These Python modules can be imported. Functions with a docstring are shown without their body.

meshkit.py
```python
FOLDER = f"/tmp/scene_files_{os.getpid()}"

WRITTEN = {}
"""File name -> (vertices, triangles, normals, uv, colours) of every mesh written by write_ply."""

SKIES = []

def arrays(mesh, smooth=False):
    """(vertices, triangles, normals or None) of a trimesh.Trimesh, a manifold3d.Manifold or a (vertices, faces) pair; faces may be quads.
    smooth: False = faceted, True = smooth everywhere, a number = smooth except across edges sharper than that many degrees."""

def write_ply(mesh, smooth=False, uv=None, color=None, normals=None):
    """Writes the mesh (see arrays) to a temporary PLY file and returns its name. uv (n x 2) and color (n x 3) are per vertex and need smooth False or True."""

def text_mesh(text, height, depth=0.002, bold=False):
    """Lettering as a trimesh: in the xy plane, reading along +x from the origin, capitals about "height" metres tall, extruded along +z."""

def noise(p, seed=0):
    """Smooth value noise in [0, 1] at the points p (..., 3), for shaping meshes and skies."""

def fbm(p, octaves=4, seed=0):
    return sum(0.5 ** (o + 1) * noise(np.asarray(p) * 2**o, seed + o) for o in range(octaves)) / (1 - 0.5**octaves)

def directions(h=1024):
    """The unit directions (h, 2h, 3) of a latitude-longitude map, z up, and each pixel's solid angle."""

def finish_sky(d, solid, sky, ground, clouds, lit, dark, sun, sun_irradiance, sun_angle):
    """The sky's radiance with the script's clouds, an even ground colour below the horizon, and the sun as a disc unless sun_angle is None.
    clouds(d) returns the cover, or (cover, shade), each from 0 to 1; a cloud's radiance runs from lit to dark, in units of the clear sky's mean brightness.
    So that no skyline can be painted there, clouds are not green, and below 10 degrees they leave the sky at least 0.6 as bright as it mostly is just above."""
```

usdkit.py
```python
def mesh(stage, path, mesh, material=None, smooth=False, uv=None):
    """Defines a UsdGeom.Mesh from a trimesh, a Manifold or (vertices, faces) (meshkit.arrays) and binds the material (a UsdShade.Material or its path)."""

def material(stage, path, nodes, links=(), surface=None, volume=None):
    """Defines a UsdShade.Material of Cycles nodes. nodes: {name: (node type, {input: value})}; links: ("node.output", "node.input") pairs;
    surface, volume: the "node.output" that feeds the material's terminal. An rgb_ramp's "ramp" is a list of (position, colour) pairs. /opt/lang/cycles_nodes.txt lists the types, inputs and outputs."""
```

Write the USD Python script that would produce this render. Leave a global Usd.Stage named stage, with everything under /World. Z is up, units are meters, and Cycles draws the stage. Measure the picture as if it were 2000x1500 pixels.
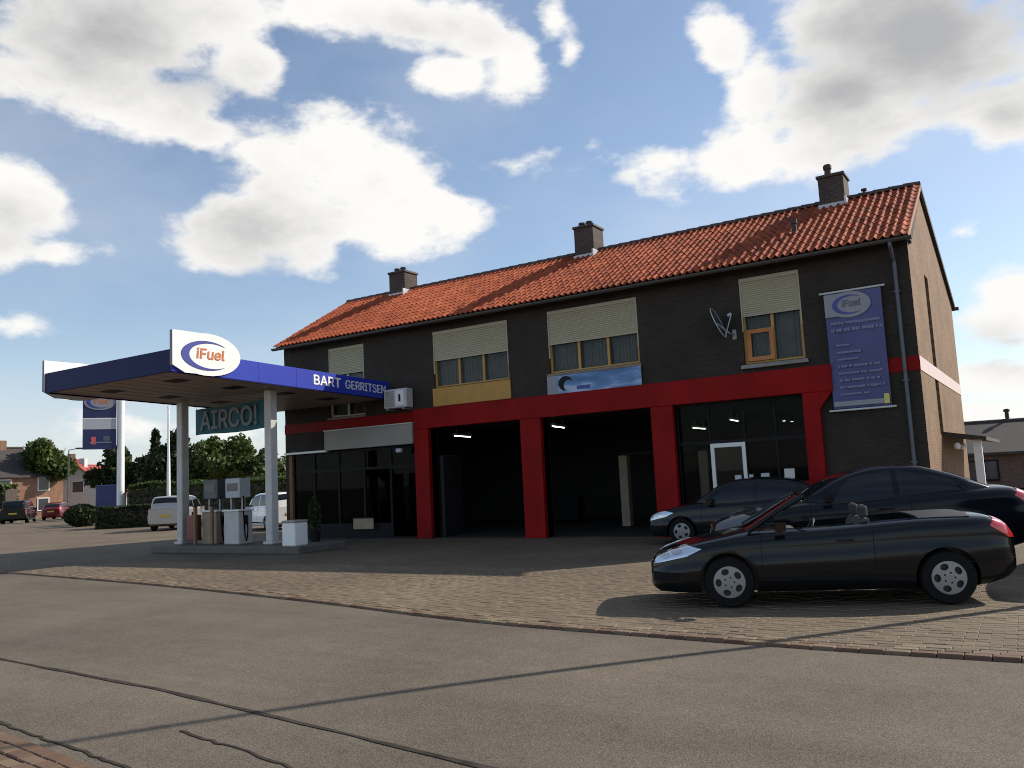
import math, random
import numpy as np, trimesh, usdkit, meshkit
import manifold3d as m3
from shapely.geometry import Polygon, Point, box as sbox
from shapely import affinity
from pxr import Usd, UsdGeom, UsdLux, UsdShade, Gf, Sdf, Vt

random.seed(7); rng = np.random.default_rng(7)
stage = Usd.Stage.CreateInMemory()
UsdGeom.SetStageUpAxis(stage, 'Z'); UsdGeom.SetStageMetersPerUnit(stage, 1.0)
UsdGeom.Xform.Define(stage, '/World'); UsdGeom.Scope.Define(stage, '/World/Looks')

# ------------------------------------------------------------------ camera, sky, sun, exposure
EXPOSURE = 0.35
SKY = 0.115
SUN = 1.25
SUN_AZ, SUN_EL = math.radians(37.0), math.radians(34.4)
F_PX, YAW, PITCH, ROLL, EYE = 1646.81, -0.564, 0.1131, -0.0487, 1.65
cam = UsdGeom.Camera.Define(stage, '/World/camera')
cam.CreateHorizontalApertureAttr(36.0); cam.CreateVerticalApertureAttr(27.0)
cam.CreateFocalLengthAttr(36.0 * F_PX / 2000.0)
cam.CreateClippingRangeAttr(Gf.Vec2f(0.05, 5000)); cam.CreateExposureAttr(EXPOSURE)
_F = np.array([math.sin(YAW) * math.cos(PITCH), math.cos(YAW) * math.cos(PITCH), math.sin(PITCH)])
_R = np.cross(_F, [0, 0, 1]); _R /= np.linalg.norm(_R); _U = np.cross(_R, _F)
_R2 = _R * math.cos(ROLL) + _U * math.sin(ROLL); _U2 = -_R * math.sin(ROLL) + _U * math.cos(ROLL)
cm = np.eye(4); cm[0, :3] = _R2; cm[1, :3] = _U2; cm[2, :3] = -_F; cm[3, :3] = (0, 0, EYE)
UsdGeom.Xformable(cam).AddTransformOp().Set(Gf.Matrix4d(*cm.ravel().tolist()))

SUN_DIR = np.array([math.cos(SUN_EL) * math.sin(SUN_AZ), math.cos(SUN_EL) * math.cos(SUN_AZ), math.sin(SUN_EL)])
sun = UsdLux.DistantLight.Define(stage, '/World/sun')
sun.CreateNormalizeAttr(True); sun.CreateIntensityAttr(SUN); sun.CreateAngleAttr(0.5); sun.CreateColorAttr(Gf.Vec3f(1.0, 0.93, 0.82))
_x = np.cross([0, 0, 1], SUN_DIR); _x /= np.linalg.norm(_x); _y = np.cross(SUN_DIR, _x)
sm = np.eye(4); sm[0, :3] = _x; sm[1, :3] = _y; sm[2, :3] = SUN_DIR
UsdGeom.Xformable(sun).AddTransformOp().Set(Gf.Matrix4d(*sm.ravel().tolist()))

# the sky: physical blue with cumulus masses, each a patch of directions (azimuth, elevation in degrees, half sizes, tilt, weight)
CLOUDS = [(-59.44, 28.1, 9.68, 4.05, 1.5, 1.5), (-62.53, 24.84, 3.3, 1.64, 9.8, 0.9), (-57.04, 24.25, 4.53, 2.45, -12.9, 1.25), (-53.95, 23.87, 3.47, 2.22, 5.7, 1.1), (-50.03, 27.32, 3.0, 2.18, -15.0, 1.0), (-51.33, 29.2, 4.96, 1.97, 6.0, 1.2), (-44.12, 30.34, 6.37, 2.0, 2.9, 1.2), (-38.4, 29.78, 6.92, 1.75, -7.7, 1.2), (-34.06, 28.85, 4.77, 1.48, -11.6, 1.1), (-35.62, 26.92, 2.73, 1.37, -1.0, 1.0), (-30.84, 27.37, 2.56, 2.42, -33.0, 1.05), (-32.56, 29.25, 3.31, 1.77, -22.2, 0.9), (-44.36, 22.19, 4.85, 3.48, 11.7, 1.3), (-48.45, 21.7, 4.35, 2.34, 3.0, 1.2), (-51.72, 22.72, 3.24, 1.67, -5.5, 1.0), (-54.58, 22.76, 2.5, 1.04, -4.4, 0.8), (-40.92, 20.32, 6.7, 3.57, -19.8, 1.3), (-35.67, 18.28, 4.29, 2.0, -16.6, 1.1), (-48.52, 17.89, 5.3, 3.54, 2.1, 1.3), (-45.55, 15.35, 2.71, 2.32, 0.7, 1.0), (-51.15, 15.53, 2.89, 1.93, 2.2, 1.0), (-42.42, 17.36, 5.56, 1.98, -9.8, 0.9), (-63.21, 17.08, 2.79, 2.47, 6.5, 1.3), (-63.96, 14.96, 2.08, 1.31, 5.6, 1.0), (-4.28, 25.16, 9.66, 4.9, -14.2, 1.6), (-9.42, 22.55, 5.83, 4.1, 8.8, 1.4), (-16.13, 20.28, 5.3, 2.66, 12.0, 1.2), (-20.92, 20.31, 5.53, 1.54, -1.4, 1.0), (-16.41, 26.63, 2.87, 2.19, -44.0, 1.2), (-14.78, 24.12, 2.97, 2.84, -19.3, 1.25), (-0.67, 19.86, 3.39, 1.94, -14.1, 1.1), (-11.89, 19.94, 3.47, 2.14, -9.5, 1.1), (-27.92, 29.88, 1.83, 2.33, 20.8, 1.0), (-26.97, 27.87, 1.27, 1.64, -4.6, 0.85), (-0.82, 8.56, 3.06, 2.8, -8.4, 1.2), (-3.26, 13.49, 1.62, 0.74, -10.2, 0.55), (-2.01, 4.49, 4.4, 1.5, -5.8, 0.9), (-29.38, 21.63, 5.4, 0.71, 6.4, 0.3), (-62.3, 10.33, 2.13, 0.75, 2.6, 0.5), (-50.32, 4.05, 3.47, 1.65, -1.6, 0.8), (-55.81, 4.5, 3.53, 1.12, -1.1, 0.5), (-2.74, 2.44, 2.61, 0.9, -4.6, 0.9), (-61.28, 14.91, 1.92, 0.66, 4.8, 0.6)]
GREYS = [(-58.85, 27.65, 8.88, 3.55, 1.1, 0.7), (-54.57, 25.12, 4.71, 2.04, 6.4, 0.45), (-4.28, 25.16, 9.66, 4.63, -14.2, 1.5), (-9.36, 23.13, 4.3, 3.49, -11.3, 1.0), (-49.84, 16.87, 4.89, 2.9, 2.2, 0.55), (-1.86, 5.99, 2.33, 1.2, -6.7, 0.6), (-63.19, 16.21, 1.86, 1.17, 6.0, 0.5), (-37.69, 29.34, 4.37, 0.88, 0.0, 0.45), (-0.43, 19.65, 1.56, 0.97, -14.1, 0.5)]
sky_nodes = {
    'tc': ('texture_coordinate', {}),
    'sky': ('sky_texture', {'sky_type': 'single_scattering', 'sun_disc': False, 'sun_elevation': SUN_EL, 'sun_rotation': SUN_AZ, 'air_density': 1.0, 'aerosol_density': 0.6, 'ozone_density': 1.6}),
    'bg': ('background_shader', {'strength': SKY}),
    'sep': ('separate_xyz', {}), 'az': ('math', {'math_type': 'arctan2'}), 'el': ('math', {'math_type': 'arcsine'}), 'ae': ('combine_xyz', {}),
    'n1': ('noise_texture', {'scale': 4.2, 'detail': 9.0, 'roughness': 0.56}),
    'n2': ('noise_texture', {'scale': 14.0, 'detail': 10.0, 'roughness': 0.62}),
    'n3': ('noise_texture', {'scale': 2.1, 'detail': 6.0, 'roughness': 0.55}),
    'flat': ('mapping', {'mapping_type': 'point', 'scale': (1.0, 1.0, 1.9)}),
}
L = [('tc.generated', 'sep.vector'), ('sep.x', 'az.value1'), ('sep.y', 'az.value2'), ('sep.z', 'el.value1'), ('az.value', 'ae.x'), ('el.value', 'ae.y'),
     ('tc.generated', 'flat.vector'), ('flat.vector', 'n1.vector'), ('flat.vector', 'n2.vector'), ('flat.vector', 'n3.vector')]
prev = None
for i, (a, e, ra, re_, rot, wt) in enumerate(CLOUDS):
    r = math.radians
    sky_nodes[f'm{i}'] = ('mapping', {'mapping_type': 'texture', 'location': (r(a), r(e), 0.0), 'rotation': (0.0, 0.0, r(rot)), 'scale': (r(ra), r(re_), 1.0)})
    sky_nodes[f'l{i}'] = ('vector_math', {'math_type': 'length'})
    sky_nodes[f'f{i}'] = ('math', {'math_type': 'multiply_add', 'value2': -wt, 'value3': wt})     # weight * (1 - distance)
    L += [('ae.vector', f'm{i}.vector'), (f'm{i}.vector', f'l{i}.vector1'), (f'l{i}.value', f'f{i}.value1')]
    if prev is None: prev = f'f{i}.value'
    else:
        sky_nodes[f'x{i}'] = ('math', {'math_type': 'smoothmax', 'value3': 0.35})
        L += [(prev, f'x{i}.value1'), (f'f{i}.value', f'x{i}.value2')]; prev = f'x{i}.value'
gprev = None
for i, (a, e, ra, re_, rot, wt) in enumerate(GREYS):
    r = math.radians
    sky_nodes[f'gm{i}'] = ('mapping', {'mapping_type': 'texture', 'location': (r(a), r(e), 0.0), 'rotation': (0.0, 0.0, r(rot)), 'scale': (r(ra), r(re_), 1.0)})
    sky_nodes[f'gl{i}'] = ('vector_math', {'math_type': 'length'})
    sky_nodes[f'gf{i}'] = ('math', {'math_type': 'multiply_add', 'value2': -wt, 'value3': wt})
    L += [('ae.vector', f'gm{i}.vector'), (f'gm{i}.vector', f'gl{i}.vector1'), (f'gl{i}.value', f'gf{i}.value1')]
    if gprev is None: gprev = f'gf{i}.value'
    else:
        sky_nodes[f'gx{i}'] = ('math', {'math_type': 'smoothmax', 'value3': 0.4})
        L += [(gprev, f'gx{i}.value1'), (f'gf{i}.value', f'gx{i}.value2')]; gprev = f'gx{i}.value'
sky_nodes.update({
    'n4': ('noise_texture', {'scale': 7.0, 'detail': 7.0, 'roughness': 0.6}), 'a4': ('math', {'math_type': 'multiply_add', 'value2': 2.0, 'value3': -1.0}),
    'gc': ('math', {'math_type': 'maximum', 'value2': -0.7}), 'gfar': ('math', {'math_type': 'maximum'}), 'g2': ('math', {'math_type': 'multiply_add', 'value2': 0.35}), 'gs': ('math', {'math_type': 'add'}),
    # unseen sky elsewhere: cumulus from noise alone, thinned to lower the fill light
    'far': ('math', {'math_type': 'multiply_add', 'value2': 6.0, 'value3': -4.35}),
    'fv': ('vector_math', {'math_type': 'dot_product', 'vector2': tuple(_F)}),
    'fm': ('map_range', {'range_type': 'smoothstep', 'from_min': 0.62, 'from_max': 0.76, 'to_min': 0.0, 'to_max': 1.0, 'clamp': True}),
    'fs': ('math', {'math_type': 'multiply_add', 'value2': -6.0}),
    'F': ('math', {'math_type': 'maximum'}),
    'clampF': ('math', {'math_type': 'maximum', 'value2': -1.0}),
    'a1': ('math', {'math_type': 'multiply_add', 'value2': 3.2, 'value3': -1.6}),
    'a2': ('math', {'math_type': 'multiply_add', 'value2': 1.7, 'value3': -0.85}),
    's1': ('math', {'math_type': 'add'}), 's2': ('math', {'math_type': 'add'}),
    'cover': ('map_range', {'range_type': 'smoothstep', 'from_min': -0.10, 'from_max': 0.50, 'to_min': 0.0, 'to_max': 1.0, 'clamp': True}),
    'thick': ('map_range', {'range_type': 'smoothstep', 'from_min': -0.45, 'from_max': 1.9, 'to_min': 0.0, 'to_max': 1.0, 'clamp': True}),
    'ccol': ('mix_color', {'a': (6.8, 6.7, 6.5), 'b': (3.2, 3.23, 3.3)}),
    # thin veils high up and the pale band towards the horizon
    'veil': ('map_range', {'range_type': 'smoothstep', 'from_min': 0.36, 'from_max': 0.74, 'to_min': 0.06, 'to_max': 0.42, 'clamp': True}),
    'hz': ('map_range', {'range_type': 'smoothstep', 'from_min': 0.22, 'from_max': -0.02, 'to_min': 0.0, 'to_max': 0.55, 'clamp': True}),
    'v1': ('mix_color', {'b': (5.0, 5.3, 5.8)}), 'v2': ('mix_color', {'b': (4.9, 5.2, 5.7)}), 'out': ('mix_color', {}),
})
L += [('n3.fac', 'far.value1'), ('tc.generated', 'fv.vector1'), ('fv.value', 'fm.value'), ('fm.result', 'fs.value1'), ('far.value', 'fs.value3'),
      (prev, 'clampF.value1'), ('clampF.value', 'F.value1'), ('fs.value', 'F.value2'),
      ('n1.fac', 'a1.value1'), ('n2.fac', 'a2.value1'), ('a1.value', 's1.value1'), ('a2.value', 's1.value2'), ('s1.value', 's2.value1'), ('F.value', 's2.value2'),
      ('s2.value', 'cover.value'), ('flat.vector', 'n4.vector'), ('n4.fac', 'a4.value1'), (gprev, 'gc.value1'), ('gc.value', 'gfar.value1'), ('fs.value', 'gfar.value2'), ('s2.value', 'g2.value1'), ('gfar.value', 'g2.value3'), ('g2.value', 'gs.value1'), ('a4.value', 'gs.value2'), ('gs.value', 'thick.value'), ('thick.result', 'ccol.fac'),
      ('n3.fac', 'veil.value'), ('sep.z', 'hz.value'), ('sky.color', 'v1.a'), ('veil.result', 'v1.fac'), ('v1.result', 'v2.a'), ('hz.result', 'v2.fac'),
      ('v2.result', 'out.a'), ('ccol.result', 'out.b'), ('cover.result', 'out.fac'), ('out.result', 'bg.color')]
for k in ('ccol', 'v1', 'v2', 'out'): sky_nodes[k][1]['use_clamp'] = False
sky_mat = usdkit.material(stage, '/World/Looks/sky', sky_nodes, L, surface='bg.background')
dome = UsdLux.DomeLight.Define(stage, '/World/sky'); dome.CreateIntensityAttr(1.0)
UsdShade.MaterialBindingAPI.Apply(dome.GetPrim()).Bind(sky_mat)
dome.GetPrim().SetCustomDataByKey('kind', 'structure')

# ------------------------------------------------------------------ materials
M = {}
def mat(name, color, rough=0.6, metal=0.0, spec=0.5, noise=0.0, nscale=3.0, bump=0.0, bscale=40.0, coat=0.0, emit=0.0, detail=4.0):
    n = {'p': ('principled_bsdf', {'base_color': color, 'roughness': rough, 'metallic': metal, 'specular_ior_level': spec, 'coat_weight': coat})}
    l = []
    if emit: n['p'][1].update(emission_color=color, emission_strength=emit)
    if noise or bump: n['g'] = ('geometry', {})
    if noise:
        n['n'] = ('noise_texture', {'scale': nscale, 'detail': detail, 'roughness': 0.6})
        c = np.array(color)
        n['r'] = ('rgb_ramp', {'ramp': [(0.25, tuple(c * (1 - noise))), (0.75, tuple(np.minimum(c * (1 + noise), 0.9)))]})
        l += [('g.position', 'n.vector'), ('n.fac', 'r.fac'), ('r.color', 'p.base_color')]
    if bump:
        n['bn'] = ('noise_texture', {'scale': bscale, 'detail': 3.0}); n['b'] = ('bump', {'strength': bump, 'distance': 0.01})
        l += [('g.position', 'bn.vector'), ('bn.fac', 'b.height'), ('b.normal', 'p.normal')]
    M[name] = usdkit.material(stage, '/World/Looks/' + name, n, l, surface='p.BSDF')
    return M[name]

def brick_mat(name, axes, c1, c2, mortar, w=0.21, h=0.065, ms=0.009, rough=0.85, spec=0.3):
    n = {'g': ('geometry', {}), 's': ('separate_xyz', {}), 'c': ('combine_xyz', {}),
         'b': ('brick_texture', {'scale': 1.0, 'color1': c1, 'color2': c2, 'mortar': mortar, 'mortar_size': ms, 'mortar_smooth': 0.2, 'brick_width': w, 'row_height': h}),
         'n': ('noise_texture', {'scale': 0.9, 'detail': 6.0, 'roughness': 0.65}), 'mr': ('map_range', {'from_min': 0.3, 'from_max': 0.7, 'to_min': 0.72, 'to_max': 1.22}),
         'mx': ('mix_color', {'blend_type': 'multiply', 'fac': 1.0, 'use_clamp': False}),
         'bp': ('bump', {'strength': 0.6, 'distance': 0.006, 'invert': True}), 'p': ('principled_bsdf', {'roughness': rough, 'specular_ior_level': spec})}
    l = [('g.position', 's.vector'), (f's.{axes[0]}', 'c.x'), (f's.{axes[1]}', 'c.y'), ('c.vector', 'b.vector'), ('g.position', 'n.vector'), ('n.fac', 'mr.value'),
         ('b.color', 'mx.a'), ('mr.result', 'mx.b'), ('mx.result', 'p.base_color'), ('b.fac', 'bp.height'), ('bp.normal', 'p.normal')]
    n['bp'][1].pop('invert')
    n['inv'] = ('math', {'math_type': 'subtract', 'value1': 1.0}); l[-2] = ('b.fac', 'inv.value2'); l.append(('inv.value', 'bp.height'))
    M[name] = usdkit.material(stage, '/World/Looks/' + name, n, l, surface='p.BSDF')

def tone_mat(name, stops, rough=0.8, nscale=9.0, spec=0.3, bump=0.25, coat=0.0):
    """colour from each piece's own primvar 'tone' (0..1) with grain over it"""
    n = {'a': ('attribute', {'attribute': 'tone'}), 'g': ('geometry', {}), 'n': ('noise_texture', {'scale': nscale, 'detail': 6.0, 'roughness': 0.65}),
         'ma': ('math', {'math_type': 'multiply_add', 'value2': 0.36, 'value3': -0.18}), 'ad': ('math', {'math_type': 'add'}),
         'r': ('rgb_ramp', {'ramp': stops}), 'bp': ('bump', {'strength': bump, 'distance': 0.006}), 'n2': ('noise_texture', {'scale': 60.0, 'detail': 3.0}),
         'p': ('principled_bsdf', {'roughness': rough, 'specular_ior_level': spec})}
    l = [('g.position', 'n.vector'), ('n.fac', 'ma.value1'), ('ma.value', 'ad.value1'), ('a.fac', 'ad.value2'), ('ad.value', 'r.fac'), ('r.color', 'p.base_color'),
         ('g.position', 'n2.vector'), ('n2.fac', 'bp.height'), ('bp.normal', 'p.normal')]
    M[name] = usdkit.material(stage, '/World/Looks/' + name, n, l, surface='p.BSDF')

def pane_mat(name, tint=(0.9, 0.93, 0.92), base=0.0):
    n = {'t': ('transparent_bsdf', {'color': tint}), 'gl': ('glossy_bsdf', {'color': (1, 1, 1), 'roughness': 0.01}), 'f': ('fresnel', {'IOR': base or 1.3}), 'm': ('mix_closure', {})}
    M[name] = usdkit.material(stage, '/World/Looks/' + name, n, [('f.fac', 'm.fac'), ('t.BSDF', 'm.closure1'), ('gl.BSDF', 'm.closure2')], surface='m.closure')

def leaf_mat(name, dark, light, trans=0.25):
    n = {'g': ('geometry', {}), 'n': ('noise_texture', {'scale': 0.55, 'detail': 5.0, 'roughness': 0.7}), 'r': ('rgb_ramp', {'ramp': [(0.3, dark), (0.7, light)]}),
         'p': ('principled_bsdf', {'roughness': 0.55, 'specular_ior_level': 0.3}), 't': ('translucent_bsdf', {}), 'm': ('mix_closure', {'fac': trans})}
    M[name] = usdkit.material(stage, '/World/Looks/' + name, n, [('g.position', 'n.vector'), ('n.fac', 'r.fac'), ('r.color', 'p.base_color'), ('r.color', 't.color'),
                              ('p.BSDF', 'm.closure1'), ('t.BSDF', 'm.closure2')], surface='m.closure')

brick_mat('brick_front', 'xz', (0.036, 0.0255, 0.0185), (0.024, 0.0175, 0.0135), (0.034, 0.028, 0.022))  # same brick as the side wall, with the front's shade put into its colour
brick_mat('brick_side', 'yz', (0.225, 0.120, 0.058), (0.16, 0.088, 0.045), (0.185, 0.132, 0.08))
brick_mat('brick_chimney', 'xz', (0.075, 0.045, 0.036), (0.05, 0.033, 0.03), (0.09, 0.08, 0.07))
brick_mat('brick_orange', 'xz', (0.30, 0.14, 0.075), (0.22, 0.10, 0.06), (0.25, 0.2, 0.15))
brick_mat('brick_far', 'xz', (0.15, 0.075, 0.05), (0.11, 0.06, 0.045), (0.15, 0.12, 0.1))
mat('red_paint', (0.22, 0.005, 0.005), rough=0.55, spec=0.1, noise=0.28, nscale=1.1, detail=8.0)
mat('red_band', (0.62, 0.40, 0.36), rough=0.3, spec=0.5, noise=0.05, nscale=2.0)  # red paint on the gable, its pale grazing glare put into the colour
mat('shutter', (0.38, 0.34, 0.225), rough=0.5, noise=0.05, nscale=1.5)
mat('yellow_frame', (0.42, 0.22, 0.035), rough=0.5, noise=0.15, nscale=3.0)
mat('orange_frame', (0.42, 0.15, 0.03), rough=0.5, noise=0.15, nscale=3.0)
mat('dark_frame', (0.010, 0.010, 0.011), rough=0.55, spec=0.15)
mat('curtain', (0.115, 0.105, 0.092), rough=0.9, noise=0.2, nscale=4.0)
mat('grey_metal', (0.32, 0.33, 0.34), rough=0.4, metal=0.6)
mat('aluminium', (0.55, 0.56, 0.54), rough=0.35, metal=0.3)
mat('zinc', (0.10, 0.11, 0.12), rough=0.5, metal=0.4, noise=0.15, nscale=5.0)
mat('gutter_dark', (0.05, 0.045, 0.04), rough=0.5)
mat('lead', (0.45, 0.46, 0.47), rough=0.4, metal=0.2, noise=0.15, nscale=6.0)
mat('ridge_dark', (0.045, 0.03, 0.026), rough=0.7, noise=0.3, nscale=6.0)
mat('deck', (0.03, 0.02, 0.015), rough=0.9)
mat('soffit', (0.36, 0.29, 0.23), rough=0.5, noise=0.06, nscale=1.0)
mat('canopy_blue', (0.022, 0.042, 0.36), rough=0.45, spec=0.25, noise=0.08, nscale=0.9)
mat('canopy_navy', (0.006, 0.010, 0.06), rough=0.5, spec=0.15, noise=0.08, nscale=0.9)  # canopy blue with shade painted in; also colours trim and joints
mat('white_paint', (0.78, 0.77, 0.74), rough=0.4, noise=0.05, nscale=2.0)
mat('white_worn', (0.50, 0.49, 0.46), rough=0.5, noise=0.12, nscale=3.0)
mat('sign_white', (0.80, 0.79, 0.76), rough=0.35)
mat('sign_grey', (0.27, 0.26, 0.235), rough=0.5, noise=0.1, nscale=1.2)
mat('sign_edge', (0.16, 0.15, 0.16), rough=0.5)
mat('logo_blue', (0.035, 0.045, 0.25), rough=0.4)
mat('logo_orange', (0.55, 0.16, 0.05), rough=0.4)
mat('banner_blue', (0.070, 0.074, 0.185), rough=0.7, noise=0.12, nscale=1.5)
mat('banner_pale', (0.25, 0.25, 0.27), rough=0.7)
mat('print_pale', (0.17, 0.175, 0.27), rough=0.7)
mat('lemon', (0.55, 0.5, 0.12), rough=0.6)
mat('teal_cloth', (0.026, 0.12, 0.16), rough=0.75, noise=0.2, nscale=1.2)
mat('cloth_letter', (0.21, 0.23, 0.24), rough=0.75)
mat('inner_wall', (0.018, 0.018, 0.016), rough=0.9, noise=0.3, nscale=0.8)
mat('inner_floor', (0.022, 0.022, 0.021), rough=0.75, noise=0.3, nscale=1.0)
mat('tube_light', (1.0, 0.98, 0.9), rough=0.5, emit=2.2)
mat('paper', (0.60, 0.58, 0.52), rough=0.8)
mat('board', (0.32, 0.25, 0.18), rough=0.7, noise=0.2, nscale=6.0)
mat('rubber', (0.007, 0.007, 0.007), rough=0.85, spec=0.15)
mat('wheel_cover', (0.24, 0.235, 0.225), rough=0.4, metal=0.3)
mat('black_plastic', (0.014, 0.014, 0.015), rough=0.45)
mat('car_black', (0.002, 0.0025, 0.003), rough=0.12, spec=0.32, coat=0.08)
mat('car_navy', (0.003, 0.0035, 0.005), rough=0.15, spec=0.22, coat=0.06)
mat('car_white', (0.72, 0.72, 0.70), rough=0.25, coat=0.8)
mat('car_silver', (0.36, 0.34, 0.31), rough=0.3, metal=0.5, coat=0.6)
mat('car_red', (0.10, 0.008, 0.014), rough=0.25, coat=0.8)
mat('car_glass', (0.004, 0.005, 0.006), rough=0.04, spec=0.4)
mat('tail_red', (0.55, 0.012, 0.016), rough=0.15, spec=0.6, coat=1.0)
mat('lamp_glass', (0.50, 0.57, 0.66), rough=0.12, spec=0.8, metal=0.6)
mat('chrome', (0.62, 0.62, 0.62), rough=0.15, metal=1.0)
mat('seat_cloth', (0.03, 0.03, 0.03), rough=0.85)
mat('plate_yellow', (0.55, 0.40, 0.03), rough=0.5)
mat('bark', (0.06, 0.045, 0.035), rough=0.9, noise=0.3, nscale=5.0)
mat('wood_post', (0.22, 0.13, 0.07), rough=0.7, noise=0.25, nscale=5.0)
mat('roof_dark', (0.045, 0.035, 0.033), rough=0.8, noise=0.3, nscale=2.0)
mat('roof_red', (0.27, 0.045, 0.035), rough=0.8, noise=0.25, nscale=2.0)
mat('far_glass', (0.03, 0.035, 0.045), rough=0.08, spec=0.6)
mat('concrete', (0.22, 0.21, 0.19), rough=0.85, noise=0.2, nscale=2.0)
mat('island_grey', (0.10, 0.095, 0.085), rough=0.85, noise=0.2, nscale=2.0)
mat('totem_blue', (0.016, 0.022, 0.09), rough=0.4, noise=0.2, nscale=2.0)
mat('price_grey', (0.42, 0.44, 0.46), rough=0.5)
mat('terracotta', (0.30, 0.12, 0.07), rough=0.8)
pane_mat('pane', base=1.2); pane_mat('pane_dark', (0.5, 0.55, 0.55), base=1.12); pane_mat('pane_show', (0.7, 0.74, 0.72), base=1.12)
leaf_mat('leaf_dark', (0.012, 0.022, 0.008), (0.045, 0.065, 0.016))
leaf_mat('leaf_mid', (0.025, 0.045, 0.010), (0.095, 0.125, 0.025))
leaf_mat('leaf_hedge', (0.030, 0.055, 0.010), (0.085, 0.12, 0.025))
leaf_mat('leaf_gold', (0.10, 0.12, 0.02), (0.20, 0.19, 0.04))
tone_mat('pantile', [(0.0, (0.165, 0.042, 0.021)), (0.5, (0.33, 0.079, 0.034)), (1.0, (0.47, 0.132, 0.058))], rough=0.8, nscale=6.0, spec=0.12)
tone_mat('paver', [(0.0, (0.095, 0.068, 0.045)), (0.55, (0.145, 0.108, 0.070)), (1.0, (0.20, 0.152, 0.098))], rough=0.8, nscale=4.0)
tone_mat('clinker', [(0.0, (0.10, 0.055, 0.036)), (0.5, (0.145, 0.092, 0.058)), (1.0, (0.19, 0.145, 0.092))], rough=0.8, nscale=6.0)

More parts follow.
